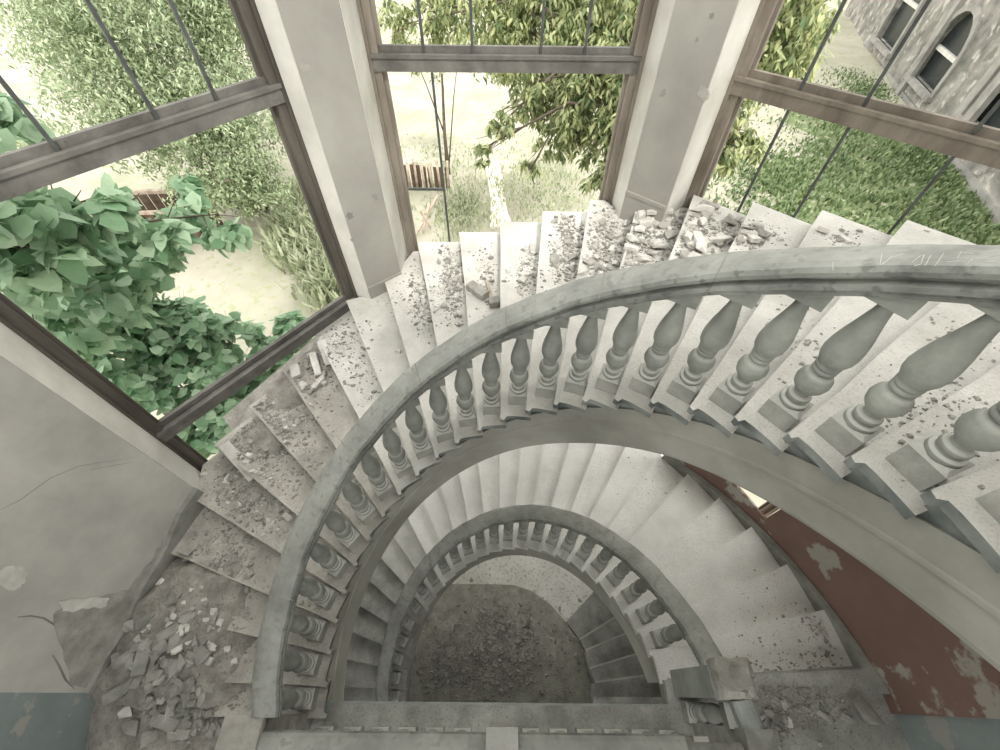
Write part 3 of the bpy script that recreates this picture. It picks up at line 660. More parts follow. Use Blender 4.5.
crumbs('gap_shade_crumbs', 'dark crumbs painting the shaded gaps between pale fragments along the upper treads below the windows', upper_hit, [  # shade in the gaps of the piles, put in as dark crumbs
    (420, 300, 12, 34, -.15, 160), (452, 283, 12, 40, -.1, 260), (487, 275, 11, 34, 0, 60), (528, 275, 12, 26, 0, 110), (567, 245, 15, 46, .1, 320), (605, 245, 20, 44, .15, 420), (645, 240, 22, 44, .2, 340), (690, 235, 26, 28, .3, 340), (740, 234, 34, 14, 0, 260),
    (300, 370, 36, 36, 0, 200), (260, 430, 40, 40, .6, 400), (240, 500, 50, 30, .6, 260), (350, 350, 20, 50, -.4, 110)], M['rubdark'], 0.012, 0.032)
pile(420, 300, 12, 34, -.15, 26, .035, .07, 'rubpale', 'plaster_fragment', 'small pale plaster fragment on the tread just right of the left pier', 'fragments on the tread right of the left pier')
pile(452, 283, 12, 38, -.1, 34, .035, .07, 'rub', 'plaster_fragment', 'small grey plaster fragment in the long pile left of the wrapped moulding pieces', 'fragments left of the moulding pieces')
pile(528, 272, 11, 22, 0, 14, .04, .09, 'rubpale', 'plaster_fragment', 'jagged plaster piece in the small pile below the middle of the centre window', 'fragments below the centre window')
pile(567, 240, 14, 42, .1, 30, .04, .085, 'rub', 'plaster_fragment', 'plaster fragment in the pile below the right half of the centre window', 'fragments under right half of centre window')
pile(605, 245, 18, 42, .15, 34, .05, .10, ('rub', 'rubpale'), 'plaster_fragment', 'plaster fragment on the rubble-covered tread left of the right pier', 'fragments left of the right pier')
pile(645, 240, 20, 42, .2, 34, .05, .12, ('rubpale', 'rub'), 'plaster_fragment', 'plaster fragment piled at the foot of the right pier', 'fragments at the foot of the right pier')
pile(690, 235, 26, 28, .3, 32, .06, .13, ('rubpale', 'rub'), 'plaster_fragment', 'chunky pale plaster fragment in the heap just right of the right pier', 'fragments right of the right pier')
pile(740, 234, 32, 14, 0, 24, .05, .12, ('rubpale', 'rub'), 'plaster_fragment', 'plaster fragment lying against the lower edge of the right window', 'fragments by the right window')
pile(840, 238, 22, 8, 0, 5, .03, .06, ('rubpale', 'rub'), 'plaster_fragment', 'small plaster fragment alone on the first bare pointed tread by the right window', 'fragments on the pointed tread')
pile(305, 365, 26, 26, 0, 16, .05, .09, ('rubpale', 'rub'), 'plaster_fragment', 'angular plaster fragment among the debris beside the left window rail', 'fragments beside the left window rail')
pile(255, 430, 40, 36, .6, 18, .04, .08, 'rub', 'plaster_fragment', 'plaster fragment half buried in brown dust under the left window corner', 'fragments in dust under the left window')
pile(240, 500, 50, 24, .6, 7, .04, .08, ('rubpale', 'rub'), 'plaster_fragment', 'pale plaster fragment on the tread with the loose plank', 'fragments on the plank tread')
pile(230, 565, 40, 26, .6, 14, .04, .075, 'rub', 'plaster_fragment', 'plaster fragment on the dusty tread beneath the corner of the left wall', 'fragments below the wall corner')
# --- heap in the corner of the lower landing
GH = 'rubble heap at the foot of the left wall'
def smooth(t): t = max(0, min(1, t)); return t * t * (3 - 2 * t)
from mathutils import noise
def mound(name, label, cx, cy, rx, ry, ang, h, m, seed, cut=None, n=44):
    """uneven heap of dust following the slope of the stairs"""
    ca, sa = math.cos(ang), math.sin(ang); rows = []
    for a in range(n + 1):
        row = []
        for b in range(n + 1):
            u, v = 2 * a / n - 1, 2 * b / n - 1
            x = cx + u * rx * ca - v * ry * sa; y = cy + u * rx * sa + v * ry * ca
            row.append((x, y, mound_z(x, y, cx, cy, rx, ry, ang, h, seed)))
        rows.append(row)
    mb = MB(); mb.grid(rows)
    return tag(mb.build(name, m), label, 'debris', kind='stuff')
def mound_z(x, y, cx, cy, rx, ry, ang, h, seed):
    ca, sa = math.cos(ang), math.sin(ang); dx, dy = x - cx, y - cy
    u = (dx * ca + dy * sa) / rx; v = (-dx * sa + dy * ca) / ry
    nz = noise.noise(Vector((x * 2.3, y * 2.3, seed))) * .5 + noise.noise(Vector((x * 6, y * 6, seed))) * .25
    f = smooth((1 - math.hypot(u, v)) * 1.5 + nz * 0.5)
    base = lin(s_of(x, y)) if y > -0.1 else -D1 + 0.01
    base = max(base, -D1 + 0.01)
    return base - 0.20 * (1 - f) + h * f + 0.05 * nz * f
HEAP = (-3.50, 0.12, 1.15, 1.6, -0.1, 0.24, 3)
mound('rubble_heap', 'grey mound of mortar dust piled in the corner at the foot of the left wall', *HEAP[:6], M['dust'], HEAP[6])
MOUNDS = [('brown dust bank lying over the treads beneath the corner of the left window', -3.0, 2.5, .75, .5, .85, .02, 5), ('thick dust drift burying the treads halfway up the left window', -2.85, 3.15, .8, .6, .8, .04, 8)]
for lab_, *q_ in MOUNDS: mound('dust_drift', lab_, q_[0], q_[1], q_[2], q_[3], q_[4], q_[5], M['dust'], q_[6], n=30)
heapz = lambda x, y: 0.0
def heap_hit(px, py):
    d = ray(px, py); L_ = 5.0
    while L_ < 8.5:
        p = d.normalized() * L_
        if p.z <= max(mound_z(p.x, p.y, *HEAP), -D1) and p.x > -4.1: return p
        L_ += 0.03
    return None
for p in scatter_px(heap_hit, 160, 668, 46, 52, 110): place_chunk(p, rnd.uniform(.05, .13), rnd.choice(('rub', 'rubdark', 'rubdark')), 'mortar_lump', 'grey mortar lump in the big corner heap at the foot of the left wall', GH)
for p in scatter_px(heap_hit, 190, 625, 36, 40, 60): place_chunk(p, rnd.uniform(.03, .07), rnd.choice(('rub', 'rubpale')), 'mortar_lump', 'small crumbly mortar lump on the upper slope of the corner heap', 'small lumps on the slope of the heap')
for p in scatter_px(heap_hit, 205, 722, 50, 24, 60): place_chunk(p, rnd.uniform(.05, .11), rnd.choice(('rub', 'rubdark')), 'mortar_lump', 'dark mortar lump at the front of the corner heap, bottom edge', 'lumps in front of the heap')
for (px, py, sz, mk, lab) in [(162, 716, .20, 'rub', 'largest flat grey stone slab lying in the corner heap, near the bottom left'), (130, 655, .16, 'rubdark', 'dark rounded stone slab resting high against the left wall in the heap'),
        (155, 680, .17, 'rub', 'cracked grey block just above the largest slab in the heap'), (178, 668, .14, 'rubdark', 'grey block to the right of the cracked block in the heap'), (128, 713, .10, 'rubpale', 'whitish squared stone at the left side of the heap'),
        (200, 722, .13, 'rubdark', 'tilted dark slab right of the largest slab, at the bottom'), (182, 735, .14, 'rub', 'broad tilted slab cut by the bottom edge right of the largest stone'), (133, 728, .14, 'rubdark', 'dark slanting stone under the whitish squared stone'),
        (235, 662, .055, 'rubpale', 'pale knobbly lump standing on the tread edge left of the handrail'), (182, 650, .09, 'rubpale', 'pale crumbling lump at the centre of the heap')]:
    p = heap_hit(px, py)
    if p is not None: place_chunk(p, sz, mk, 'stone_slab' if 'slab' in lab else 'stone_block', lab, None, cat='stone', shape=0 if 'slab' in lab else 2)
# --- single pieces on the stairs one can point to
for (px, py, sz, mk, sh, lab, nm) in [
        (289, 518, .075, 'rubpale', 1, 'whitish brick-shaped piece lying against the handrail on the left treads', 'brick_fragment'),
        (188, 552, .085, 'rub', 1, 'squared stone leaning at the skirting on the dusty tread, upper of two', 'brick_fragment'), (187, 562, .08, 'rubpale', 1, 'squared stone on the dusty tread below its twin at the skirting', 'brick_fragment'),
        (246, 588, .06, 'rub', 1, 'small squared stone in the middle of the dusty tread near the handrail', 'brick_fragment'),
        (297, 373, .11, 'rubpale', 1, 'broken pale brick on the debris beside the left window rail', 'brick_fragment'), (320, 384, .09, 'rubpale', 1, 'square cut pale brick end lowest in the left window debris', 'brick_fragment'),
        (204, 475, .06, 'rubpale', 3, 'rounded pale stone at the very outer corner of the tread by the wall', 'stone'), (228, 478, .07, 'rubpale', 3, 'pale stone on the plank tread near the wall corner', 'stone'),
        (398, 352, .06, 'rubpale', 3, 'lone oval pale stone on the fifth tread left of the pier foot', 'stone'),
        (555, 262, .14, 'rub', 0, 'large grey plaster slab on the tread below the centre window', 'plaster_slab'), (572, 259, .12, 'rub', 3, 'rounded grey lump beside the large plaster slab', 'plaster_lump'), (590, 264, .11, 'rub', 3, 'smooth rounded lump at the lower end of the rubble tread', 'plaster_lump'),
        (657, 218, .17, 'rubpale', 0, 'long pale plaster slab lying at the foot of the right pier', 'plaster_slab'), (655, 195, .16, 'rubpale', 2, 'upright pale fragment of moulding leaning on the right pier', 'moulding_fragment'),
        (664, 228, .12, 'rub', 3, 'dark round lump beneath the long slab at the right pier', 'plaster_lump'), (636, 243, .12, 'rub', 0, 'flat grey slab left of the dark round lump', 'plaster_slab'),
        (727, 225, .17, 'rub', 2, 'big fibrous grey clump below the right window', 'plaster_lump'), (700, 212, .18, 'rubpale', 0, 'big white plaster sheet at the left corner of the right window', 'plaster_slab'),
        (821, 232, .10, 'rubpale', 3, 'round white lump on the pointed tread by the right window', 'plaster_lump'), (927, 231, .035, 'rubpale', 3, 'single small stone on the last pointed tread at the right', 'stone'),
        (690, 248, .09, 'rub', 3, 'grey round stone in the heap near the handrail right of the pier', 'stone')]:
    p = upper_hit(px, py)
    if p is not None: place_chunk(p, sz, mk, nm, lab, None, cat='rubble', shape=sh)
def plank(a, b, wd, th, name, label, m, cat):
    a = Vector(a); b = Vector(b); d = b - a; L = d.length; q = d.to_track_quat('X', 'Z').to_matrix()
    c = (a + b) / 2; mb = MB(); n = 6; rows = []
    for k in range(n + 1):
        x = -L / 2 + L * k / n; j = lambda: rnd.uniform(-.004, .004)
        rows.append([tuple(q @ Vector((x + j(), y_ + j(), z_ + j()))) for y_, z_ in ((-wd / 2, -th / 2), (wd / 2, -th / 2), (wd / 2, th / 2 * .8), (wd * .4, th / 2), (-wd * .4, th / 2), (-wd / 2, th / 2 * .8))])
    mb.grid(rows, closed=True, smooth=False, caps=True); o = mb.build(name, m); o.location = c; return tag(o, label, cat)
def on(px, py, dz=0.02):
    for q in range(120):
        p = upper_hit(px + rnd.uniform(-.25, .25) * q, py + rnd.uniform(-.25, .25) * q)
        if p is not None: return p + Vector((0, 0, dz))
plank(on(226, 446, .045), on(256, 480, .045), .13, .05, 'wooden_plank', 'loose weathered plank lying along the tread below the left window corner', M['rubpale'], 'plank')
plank(on(322, 342, .03), on(331, 366, .03), .12, .05, 'moulding_strip', 'pale upright strip of moulding at the end of the left window rail', M['rubpale'], 'moulding')
plank(on(315, 358, .10), on(320, 378, .05), .09, .05, 'moulding_strip', 'shorter strip of moulding beside the upright strip, left window debris', M['rubpale'], 'moulding')
plank(on(470, 288, .05), on(486, 299, .05), .13, .09, 'moulding_strip', 'rolled piece of cornice moulding lying on the tread below the centre window', M['rub'], 'moulding')
plank(on(489, 306, .05), on(500, 304, .05), .12, .09, 'moulding_strip', 'dark end of cornice moulding nearest the handrail below the centre window', M['rubdark'], 'moulding')
plank(on(487, 283, .035), on(491, 300, .035), .04, .03, 'wooden_stick', 'thin stick leaning against the rolled cornice moulding', M['pwood'], 'stick')
plank(on(640, 205, .08), on(668, 216, .10), .05, .04, 'moulding_strip', 'thin pale strip poking out of the heap at the right pier foot', M['rubpale'], 'moulding')
plank(on(706, 246, .07), on(728, 243, .06), .05, .04, 'moulding_strip', 'thin strip lying across the heap right of the pier', M['rubpale'], 'moulding')

# --- rubble on the middle flight, right landing, dirt platform
crumbs('mortar_crumbs', 'fine crumbs over the lower treads and right end of the landing', lower_hit, [(780, 700, 60, 40, 0, 900), (820, 640, 30, 50, 0, 160), (800, 700, 60, 40, 0, 500), (770, 600, 40, 60, 0, 60), (835, 600, 12, 50, -.5, 90), (660, 480, 60, 40, 0, 40)], M['rub'], .008, .022)
for p in scatter_px(lower_hit, 790, 705, 44, 30, 46): place_chunk(p, rnd.uniform(.03, .07), rnd.choice(('rub', 'rubdark')), 'mortar_lump', 'mortar lump on the right end of the landing below the lowest wide tread', 'lumps on the right end of the landing')
for p in scatter_px(lower_hit, 822, 635, 10, 40, 12, -.4): place_chunk(p, rnd.uniform(.03, .05), 'rub', 'mortar_lump', 'small stone along the brown wall side of the middle flight', 'stones along the brown wall')
for (px, py, sz, mk, lab) in [(788, 722, .07, 'rubpale', 'palest rounded stone on the right end of the landing'), (866, 712, .22, 'rubdark', 'large dark concrete lump against the wall at the bottom right'), (768, 714, .08, 'rub', 'grey stone beside the palest one on the right landing'), (846, 718, .10, 'rub', 'grey boulder left of the large dark concrete lump')]:
    p = lower_hit(px, py); place_chunk(p, sz, mk, 'stone', lab, None, cat='stone', shape=3)
crumbs('earth_crumbs', 'fine earth and grit covering the platform at the bottom of the well', ground_hit(ZG + 0.13), [(490, 650, 60, 50, 0, 1800), (440, 660, 25, 40, 0, 500)], M['rub'], .02, .05)
for p in scatter_px(ground_hit(ZG + .13), 505, 640, 60, 42, 110): 
    q = Vector((p.x, p.y)); place_chunk(p, rnd.uniform(.05, .11), rnd.choice(('rub', 'rubdark', 'rub')), 'stone', 'stone strewn on the earth-covered platform at the bottom of the well', 'stones on the platform', cat='stone')
for p in scatter_px(ground_hit(ZG + .13), 438, 665, 16, 36, 30): place_chunk(p, rnd.uniform(.05, .11), 'rubdark', 'stone', 'dark stone in the ridge at the left side of the bottom platform', 'stones in the platform ridge', cat='stone')

# ------------------------------------------------------------------ outside: ground
GZ = -11.3
mb = MB()
rows = []
for j in range(41):
    rows.append([(-70 + 150 * i / 40, 5.9 + (j / 40) ** 1.7 * 130, GZ + 0.25 * math.sin(i * 1.3 + j * .7) * math.sin(j * .9 + 1) + (j / 40) ** 2 * 3.0) for i in range(41)])
mb.grid(rows, smooth=True)
rows = [[(-70 + 66 * i / 20, -30 + 36 * j / 10, GZ) for i in range(21)] for j in range(11)]; mb.grid(rows)
rows = [[(5.6 + 70 * i / 20, -30 + 36 * j / 10, GZ) for i in range(21)] for j in range(11)]; mb.grid(rows)
tag(mb.build('garden_ground', M['ground']), kind='structure')
def patch(px, z, m, name, label, dz=0.32, kind='structure'):
    pts = [at_z(x, y, z) for x, y in px]; mb = MB(); mb.prism([(p.x, p.y) for p in pts], z, z + dz)
    o = mb.build(name, m)
    if kind: o['kind'] = kind
    return o
patch([(512, 232), (490, 232), (491, 205), (486, 175), (474, 140), (458, 100), (470, 88), (484, 112), (494, 150), (502, 180), (506, 210)], GZ, M['path'], 'trim_path', '', 0.30)
patch([(690, 235), (640, 140), (700, 60), (780, 10), (835, 0), (868, 40), (885, 85), (930, 140), (1000, 130), (1060, 200), (1060, 330), (900, 290), (780, 260)], GZ, M['lawn'], 'trim_lawn', '', 0.34)
patch([(385, 60), (460, 60), (450, 110), (390, 150)], GZ, M['lawn'], 'trim_lawn', '', 0.34)
def blades(name, label, spots, n_each, m, h, wd, zg=GZ + 0.3, cat='grass', kind='stuff'):
    mb = MB()
    for (cx, cy, sx, sy) in spots:
        for _ in range(n_each):
            p = at_z(cx + rnd.gauss(0, .5) * sx, cy + rnd.gauss(0, .5) * sy, zg); a = rnd.uniform(0, 6.28); hh = h * rnd.uniform(.4, 1.3); l_ = Vector((math.cos(a), math.sin(a), 0)); q = Vector((-l_.y, l_.x, 0))
            t = p + l_ * hh * rnd.uniform(.2, .8) + Vector((0, 0, hh)); mid = (p + t) / 2 + Vector((0, 0, hh * .2))
            mb.add([p - q * wd, p + q * wd, mid + q * wd * 1.3, t, mid - q * wd * 1.3], [(0, 1, 2, 4), (4, 2, 3)])
    return tag(mb.build(name, m), label, cat, kind=kind)
blades('grass', 'green weedy grass outside the right window in front of the old building', [(800, 160, 80, 60), (870, 200, 90, 60), (760, 190, 60, 50), (960, 230, 70, 60), (860, 100, 40, 50), (850, 60, 30, 50), (880, 95, 30, 30), (930, 160, 60, 30), (980, 170, 50, 30)], 1300, M['grass'], .32, .045)
blades('grass', 'sunlit pale grass of the lawn outside the centre window', [(440, 140, 50, 60), (520, 190, 60, 40), (560, 180, 60, 50), (460, 210, 30, 30), (430, 90, 40, 40)], 900, M['grass_pale'], .22, .03)
blades('weeds', 'pale tall weeds beside the dirt path outside the left window', [(310, 220, 28, 40), (320, 260, 26, 40), (290, 240, 20, 30), (335, 290, 16, 20)], 700, M['grass_pale'], .8, .05, cat='weeds')

# ------------------------------------------------------------------ trees
def leaf(mb, p, d, up, L, W, bend=0.2):
    d = d.normalized(); q = d.cross(up)
    if q.length < 1e-3: q = Vector((1, 0, 0))
    q.normalize(); n = q.cross(d)
    a = p; b = p + d * L * .35 - n * L * bend * .15; c = p + d * L * .75 - n * L * bend * .45; e = p + d * L - n * L * bend
    mb.add([a, b + q * W * .5 + n * W * .08, b, b - q * W * .5 + n * W * .08, c + q * W * .34, c, c - q * W * .34, e],
           [(0, 1, 2), (0, 2, 3), (1, 4, 5, 2), (2, 5, 6, 3), (4, 7, 5), (5, 7, 6)])
def rdir(zr=1.0):
    while True:
        v = Vector((rnd.uniform(-1, 1), rnd.uniform(-1, 1), rnd.uniform(-1, 1)))
        if 0.1 < v.length < 1: v.z *= zr; return v.normalized()
def tree(name, label, base, trunk_pts, clusters, m, L, W, n, droop, branches=True, group=None, cat='tree', rtrunk=0.16, flat=False):
    rt = thing(name, label, cat, base, group)
    mb = MB(); mb.tube(trunk_pts, [rtrunk * (1 - .6 * k / (len(trunk_pts) - 1)) for k in range(len(trunk_pts))], 8); part(mb, 'trunk', M['bark'], rt)
    if branches:
        mb = MB(); tp = Vector(trunk_pts[-1])
        for c, r in clusters:
            c = Vector(c); s = Vector(trunk_pts[-1 - rnd.randrange(min(3, len(trunk_pts)))]); mid = (s + c) / 2 + Vector((0, 0, .12 * (c - s).length)) + rdir() * .15
            mb.tube([s, mid, c], [rtrunk * .35, rtrunk * .22, rtrunk * .08], 5)
            for _ in range(5):
                e = c + rdir() * r * .85; st = mid.lerp(c, rnd.uniform(.4, 1)); mb.tube([st, (st + e) / 2 + rdir() * .08 * r, e], [rtrunk * .1, rtrunk * .07, rtrunk * .03], 4)
        part(mb, 'branches', M['bark'], rt)
    mb = MB()
    tot = sum(r ** 2 for c, r in clusters)
    for c, r in clusters:
        c = Vector(c)
        k = int(n * r * r / tot)
        sub = [(c + rdir() * r * rnd.random() ** .5, rnd.uniform(.16, .34) * r) for _ in range(max(6, int(k / 26)))]
        for _ in range(k):
            sc_, sr = rnd.choice(sub); p = sc_ + rdir() * sr * rnd.random() ** .4
            d = rdir(.5); d.z -= droop; leaf(mb, p, d, Vector((0, 0, 1)) + rdir() * .4, L * rnd.uniform(.6, 1.25), W * rnd.uniform(.7, 1.2), rnd.uniform(.05, .35))
    part(mb, 'foliage', m, rt); return rt
def PX(x, y, L): return tuple(at_len(x, y, L))
def grd(p, z=GZ + .2): return (p[0], p[1], z)
# broad-leaved tree close outside the left window
cl = [(PX(70, 205, 7.0), .5), (PX(20, 250, 6.6), .55), (PX(110, 262, 8.2), .75), (PX(165, 245, 9.0), .65), (PX(45, 290, 7.8), .8), (PX(205, 215, 8.8), .55), (PX(-30, 230, 6.5), .9), (PX(120, 220, 6.6), .45), (PX(-20, 120, 7.8), .45), (PX(90, 300, 8.8), .7)]
b0 = Vector(PX(30, 300, 12.0)); base = grd(b0)
tree('broadleaf_tree', 'broad-leaved green tree with big heart-shaped leaves close outside the left window', base, [base, (base[0] + .2, base[1], -8.5), tuple(Vector(PX(20, 290, 8.6))), tuple(Vector(PX(40, 255, 7.8)))], cl, M['leaf_big'], .26, .22, 2600, .75, rtrunk=.13)
for lab, cls_, n_ in (('low dense bush of rounded green leaves at the foot of the left window', [(PX(190, 385, 10.5), .9), (PX(240, 360, 11), .8), (PX(150, 370, 10.4), .9), (PX(215, 430, 10.2), .8), (PX(120, 330, 10.5), .9), (PX(275, 345, 11.5), .6), (PX(180, 330, 11), .8), (PX(100, 300, 10.5), .8), (PX(255, 385, 10.8), .6), (PX(290, 335, 11.6), .45), (PX(235, 415, 10.3), .6), (PX(130, 310, 10.2), .6), (PX(170, 300, 10.2), .4)], 5200),
                      ('separate small leafy shoot of the bush poking up right of the broad-leaved tree', [(PX(190, 320, 10.0), .45), (PX(215, 322, 10.3), .4)], 260)):
    b_ = grd(cls_[0][0]); tree('leafy_bush', lab, b_, [b_, (b_[0], b_[1], b_[2] + 1.0)], cls_, M['leaf_big'], .26, .22, n_, .3, cat='bush', rtrunk=.06)
# feathery pale tree beyond it
cl = [(PX(150, 60, 24), 2.6), (PX(90, 40, 24), 2.4), (PX(210, 50, 24), 2.4), (PX(120, 110, 22.5), 2.0), (PX(190, 120, 22), 2.2), (PX(245, 120, 22), 1.8), (PX(170, -20, 26), 3), (PX(230, 170, 21), 1.7), (PX(265, 190, 21), 1.2), (PX(60, 0, 26), 2.4), (PX(195, 190, 20.6), 1.1), (PX(220, -5, 26), 2.5)]
b_ = grd(PX(225, 235, 24)); tree('feathery_tree', 'tall feathery pale green tree with fine leaves filling the upper left window', b_, [b_, (b_[0], b_[1] + .3, -9), PX(215, 170, 22.5), PX(180, 100, 23.5)], cl, M['leaf_fine'], .2, .075, 60000, .4, rtrunk=.16)
cl = [(PX(15, 360 - 230, 20), 1.0), (PX(5, 165, 18), .9), (PX(-20, 150, 18), 1.3)]
b_ = grd(PX(-10, 190, 22)); tree('feathery_shrub', 'pale shrub at the far left edge of the upper left window', b_, [b_, PX(0, 160, 19)], cl, M['leaf_fine'], .22, .08, 1500, .5, cat='shrub', rtrunk=.07)
# long-leaved tree outside the centre and right windows
cl = [(PX(560, 20, 13), 1.3), (PX(500, 15, 13.5), 1.2), (PX(620, 30, 12.5), 1.3), (PX(580, 90, 11.5), .95), (PX(625, 100, 11), .9), (PX(540, 105, 11.2), .6), (PX(620, 150, 10.4), .6), (PX(600, 180, 10.2), .4), (PX(655, 120, 10.6), 1.0), (PX(700, 60, 11.5), 1.3), (PX(760, 40, 12), 1.1), (PX(720, 120, 11), .75), (PX(785, 10, 12.5), 1.0),
      (PX(740, 150, 10.6), .5), (PX(440, 10, 14.5), .8), (PX(400, 25, 15), .6), (PX(500, 125, 10.6), .35), (PX(480, 150, 10.4), .28), (PX(560, 130, 10.8), .6), (PX(590, 130, 10.6), .6), (PX(520, 85, 11.6), .6), (PX(610, 75, 11.4), .8), (PX(575, 60, 12.2), .9), (PX(540, 60, 12.4), .8), (PX(530, 170, 10.2), .22), (PX(635, 170, 10), .4), (PX(700, 170, 10.4), .4), (PX(560, -40, 14), 1.6), (PX(640, -40, 14), 1.6), (PX(780, 70, 12), .6), (PX(815, 35, 12.6), .35)]
b_ = grd(PX(650, 185, 13.8)); tree('long_leaved_tree', 'large tree with narrow yellow-green leaves outside the centre and right windows', b_, [b_, (b_[0], b_[1] + .1, -9.2), PX(645, 160, 11.3), PX(640, 110, 11.3), PX(620, 60, 12)], cl, M['leaf_long'], .21, .07, 42000, .8, rtrunk=.15)
b_ = grd(PX(440, 85, 24)); tree('slender_tree', 'slender dark-trunked tree standing on the lawn at the left of the centre window', b_, [b_, (b_[0], b_[1], -9.0), (b_[0] + .1, b_[1] + .3, -6.5)], [((b_[0], b_[1] + .3, -5.8), 1.0), ((b_[0] + 1, b_[1] + .3, -5.4), .9), ((b_[0] - 1.2, b_[1] + .3, -5.6), 1.0)], M['leaf_long'], .22, .07, 1500, .6, rtrunk=.12)
# green weeds and bushes by the building
for (x, y, L, r, lab) in [(850, 110, 33, 1.3, 'low bush against the ruined wall left of the arched window'), (745, 205, 14, .5, 'low weedy bush just outside the lower part of the right window'), (705, 260 - 60, 16, .5, 'yellowish bush behind the right pier, outside')]:
    pass
# ------------------------------------------------------------------ old building with arched windows
bd = Vector((0.29, 0.957, 0)).normalized(); bn = Vector((-bd.y, bd.x, 0))     # facade direction, outward normal (towards us)
B0 = Vector(at_z(908, 120, GZ)); B0.z = GZ
def onf(px, py):
    """point of the facade plane seen at a pixel: (distance along, height)"""
    d = ray(px, py); t = B0.dot(bn) / d.dot(bn); p = d * t; return (p - B0).dot(bd), p.z
bld = thing('old_building', 'derelict rendered building with arched windows beyond the garden at the top right', 'building', tuple(B0))
def fpt(u, z, off=0.0): return tuple(B0 + bd * u + bn * off + Vector((0, 0, z - GZ)))
def fbox(mb, u0, u1, z0, z1, o0, o1):
    vs = [fpt(u, z, o) for u in (u0, u1) for o in (o0, o1) for z in (z0, z1)]
    mb.add(vs, [(0, 1, 3, 2), (4, 6, 7, 5), (0, 4, 5, 1), (2, 3, 7, 6), (0, 2, 6, 4), (1, 5, 7, 3)])
uA0, zA0 = onf(912, 74); uA1, zA1 = onf(934, 96); uT, zT = onf(975, 18)
wz0 = (zA0 + zA1) / 2; ww = abs(uA0 - uA1) * .9; uc = (uA0 + uA1) / 2; wh = zT - wz0
uB, zB_ = onf(886, 46); uC, zC_ = onf(973, 122)
wins = [(uc, wz0, ww, wh * 1.05), (uB + 0.5, zB_, ww * 1.1, wh * 1.35), (uC - ww * .3, zC_, ww, wh)]
def arch_outline(c, z0, w_, h_, grow=0.0, n=10):
    r = w_ / 2 + grow; zs = z0 + h_ - w_ / 2
    return [(c - r, z0 - grow)] + [(c - r * math.cos(PI * k / n), zs + r * math.sin(PI * k / n)) for k in range(n + 1)] + [(c + r, z0 - grow)]
# wall = strips around openings
mb = MB(); U0, U1, Zt = -22, 26, GZ + 15
ws = sorted(wins, key=lambda q: q[0]); u = U0
for (c, z0, w_, h_) in ws:
    r = w_ / 2
    fbox(mb, u, c - r, GZ, Zt, -.6, 0); fbox(mb, c - r, c + r, GZ, z0, -.6, 0); fbox(mb, c - r, c + r, z0 + h_, Zt, -.6, 0)
    zs = z0 + h_ - r; n = 10
    for k in range(n):      # spandrels above the arch
        a0, a1 = PI * k / n, PI * (k + 1) / n
        q = [(c - r * math.cos(a0), zs + r * math.sin(a0)), (c - r * math.cos(a1), zs + r * math.sin(a1)), (c - r * math.cos(a1), z0 + h_), (c - r * math.cos(a0), z0 + h_)]
        vs = [fpt(a, b, 0) for a, b in q] + [fpt(a, b, -.6) for a, b in q]
        mb.add(vs, [(0, 1, 2, 3), (7, 6, 5, 4), (0, 4, 5, 1), (3, 2, 6, 7)])
    u = c + r
fbox(mb, u, U1, GZ, Zt, -.6, 0)
part(mb, 'wall', M['facade'], bld)
mb = MB(); fbox(mb, U0, U1, GZ, GZ + .8, 0, .15); part(mb, 'base_course', M['facade_trim'], bld)
mb = MB(); fbox(mb, U0, U1, Zt, Zt + .5, -.8, .5); part(mb, 'cornice', M['facade_trim'], bld)
mb = MB(); fbox(mb, U0, U1, GZ, Zt, -8, -6); part(mb, 'rear_wall', M['facade'], bld)
for uu in (onf(900, 118)[0] + 2.2, onf(945, 134)[0] - .2, onf(945, 134)[0] - 1.3):
    mb = MB(); fbox(mb, uu - .35, uu + .35, GZ, Zt, 0, .3); part(mb, 'pilaster', M['facade_trim'], bld)
for bx_, bz_, br_ in ((onf(850, 60)[0], GZ + .6, 1.0), (onf(880, 70)[0], GZ + .5, .8), (onf(920, 118)[0], GZ + .4, .6)): pass
for (c, z0, w_, h_) in wins:
    o1 = arch_outline(c, z0, w_, h_, 0); o2 = arch_outline(c, z0, w_, h_, .38); vs = []; fs = []
    for (a, b), (c2, d2) in zip(o1, o2): vs += [fpt(a, b, .0), fpt(a, b, .14), fpt(c2, d2, .14), fpt(c2, d2, .0)]
    for k in range(len(o1) - 1):
        for j in range(4): fs.append((4 * k + j, 4 * k + (j + 1) % 4, 4 * k + 4 + (j + 1) % 4, 4 * k + 4 + j))
    mb = MB(); mb.add(vs, fs); wf = part(mb, 'window', M['facade_trim'], bld)
    def sub(mb, nm, m_): return part(mb, nm, m_, bld)
    mb = MB(); mb.add([fpt(a, b, -.35) for a, b in o1], [tuple(range(len(o1)))])
    pn = mb.build('pane', M['dark_glass'], wf); pn.data.transform(Matrix.Translation(-bld.location))
    mb = MB(); fbox(mb, c - w_ / 2, c + w_ / 2, z0 + h_ - w_ / 2 - .12, z0 + h_ - w_ / 2 + .12, -.34, -.15); 
    pn = mb.build('glazing_bar', M['reveal'], wf); pn.data.transform(Matrix.Translation(-bld.location))
    mb = MB(); fbox(mb, c - w_ / 2 - .45, c + w_ / 2 + .45, z0 - .28, z0, -.1, .38); 
    pn = mb.build('sill', M['facade_trim'], wf); pn.data.transform(Matrix.Translation(-bld.location))

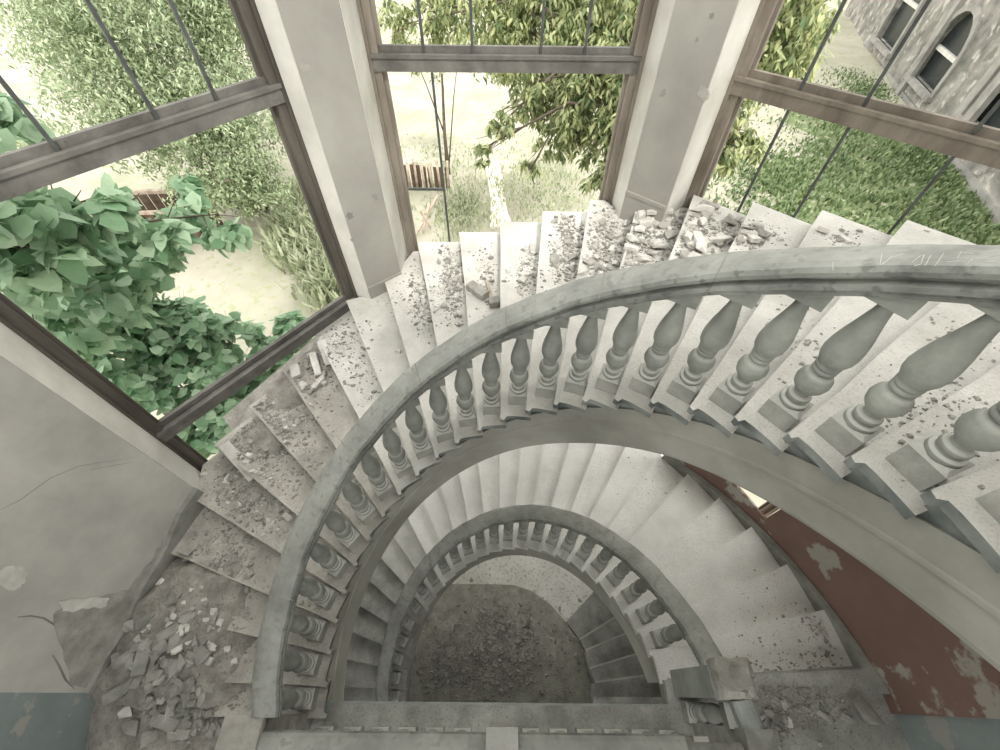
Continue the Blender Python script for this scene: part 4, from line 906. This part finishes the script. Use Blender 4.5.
# ------------------------------------------------------------------ garden bits
def crate(px, py, w_, d_, h_, rz, lab):
    p = at_z(px, py, GZ + .3); rt = thing('wooden_pen', lab, 'shed', tuple(p))
    mb = MB(); 
    for sx_ in (-1, 1):
        for k in range(5): mb.box((sx_ * w_ / 2, -d_ / 2 + d_ * (k + .5) / 5, h_ / 2), (.06, d_ / 6, h_ * rnd.uniform(.85, 1)))
    for sy_ in (-1, 1):
        for k in range(8): mb.box((-w_ / 2 + w_ * (k + .5) / 8, sy_ * d_ / 2, h_ / 2), (w_ / 9.5, .06, h_ * rnd.uniform(.85, 1)))
    o = mb.build('boards', M['rust'], rt); o.rotation_euler.z = rz
    mb = MB(); mb.box((0, d_ / 2 + .05, h_), (w_ * 1.1, .18, .14)); mb.box((0, -d_ / 2 - .05, h_ * .97), (w_ * 1.1, .14, .12)); o = mb.build('top_rail', M['pwood'], rt); o.rotation_euler.z = rz
crate(170, 232, 3.6, 1.6, 1.5, .1, 'rusty brown wooden pen in the garden seen above the big leaves')
crate(255, 205, 2.0, 1.2, 1.6, -.3, 'second brown timber pen half hidden under the feathery tree')
p = at_z(418, 190, GZ + .3); fn = thing('fence', 'rough brown stake fence at the lower left of the centre window', 'fence', tuple(p))
for k in range(9):
    mb = MB(); mb.tube([(-1.6 + k * .4, rnd.uniform(-.05, .05), 0), (-1.6 + k * .4 + rnd.uniform(-.1, .1), 0, 1.5 + rnd.uniform(-.1, .2))], .07, 6); mb.build('stake', M['pwood'], fn)
mb = MB()
for k in range(12): mb.box((-1.6 + k * .29, .1 + rnd.uniform(-.05, .05), .62 + rnd.uniform(-.1, .1)), (.2, .05, 1.2), rnd.uniform(-.2, .2))
mb.build('boards', M['rust'], fn)
for k, lab in enumerate(['long pale pole leaning in front of the stake fence', 'shorter pale board lying beside the leaning pole', 'third pale branch crossing the poles in front of the fence']):
    a = at_z(415 + 8 * k, 235 - 4 * k, GZ + .4); b = at_z(438 - 9 * k, 195 + 8 * k, GZ + 1.2); plank(tuple(a), tuple(b), .12, .06, 'wooden_pole', lab, M['pwood'], 'pole')
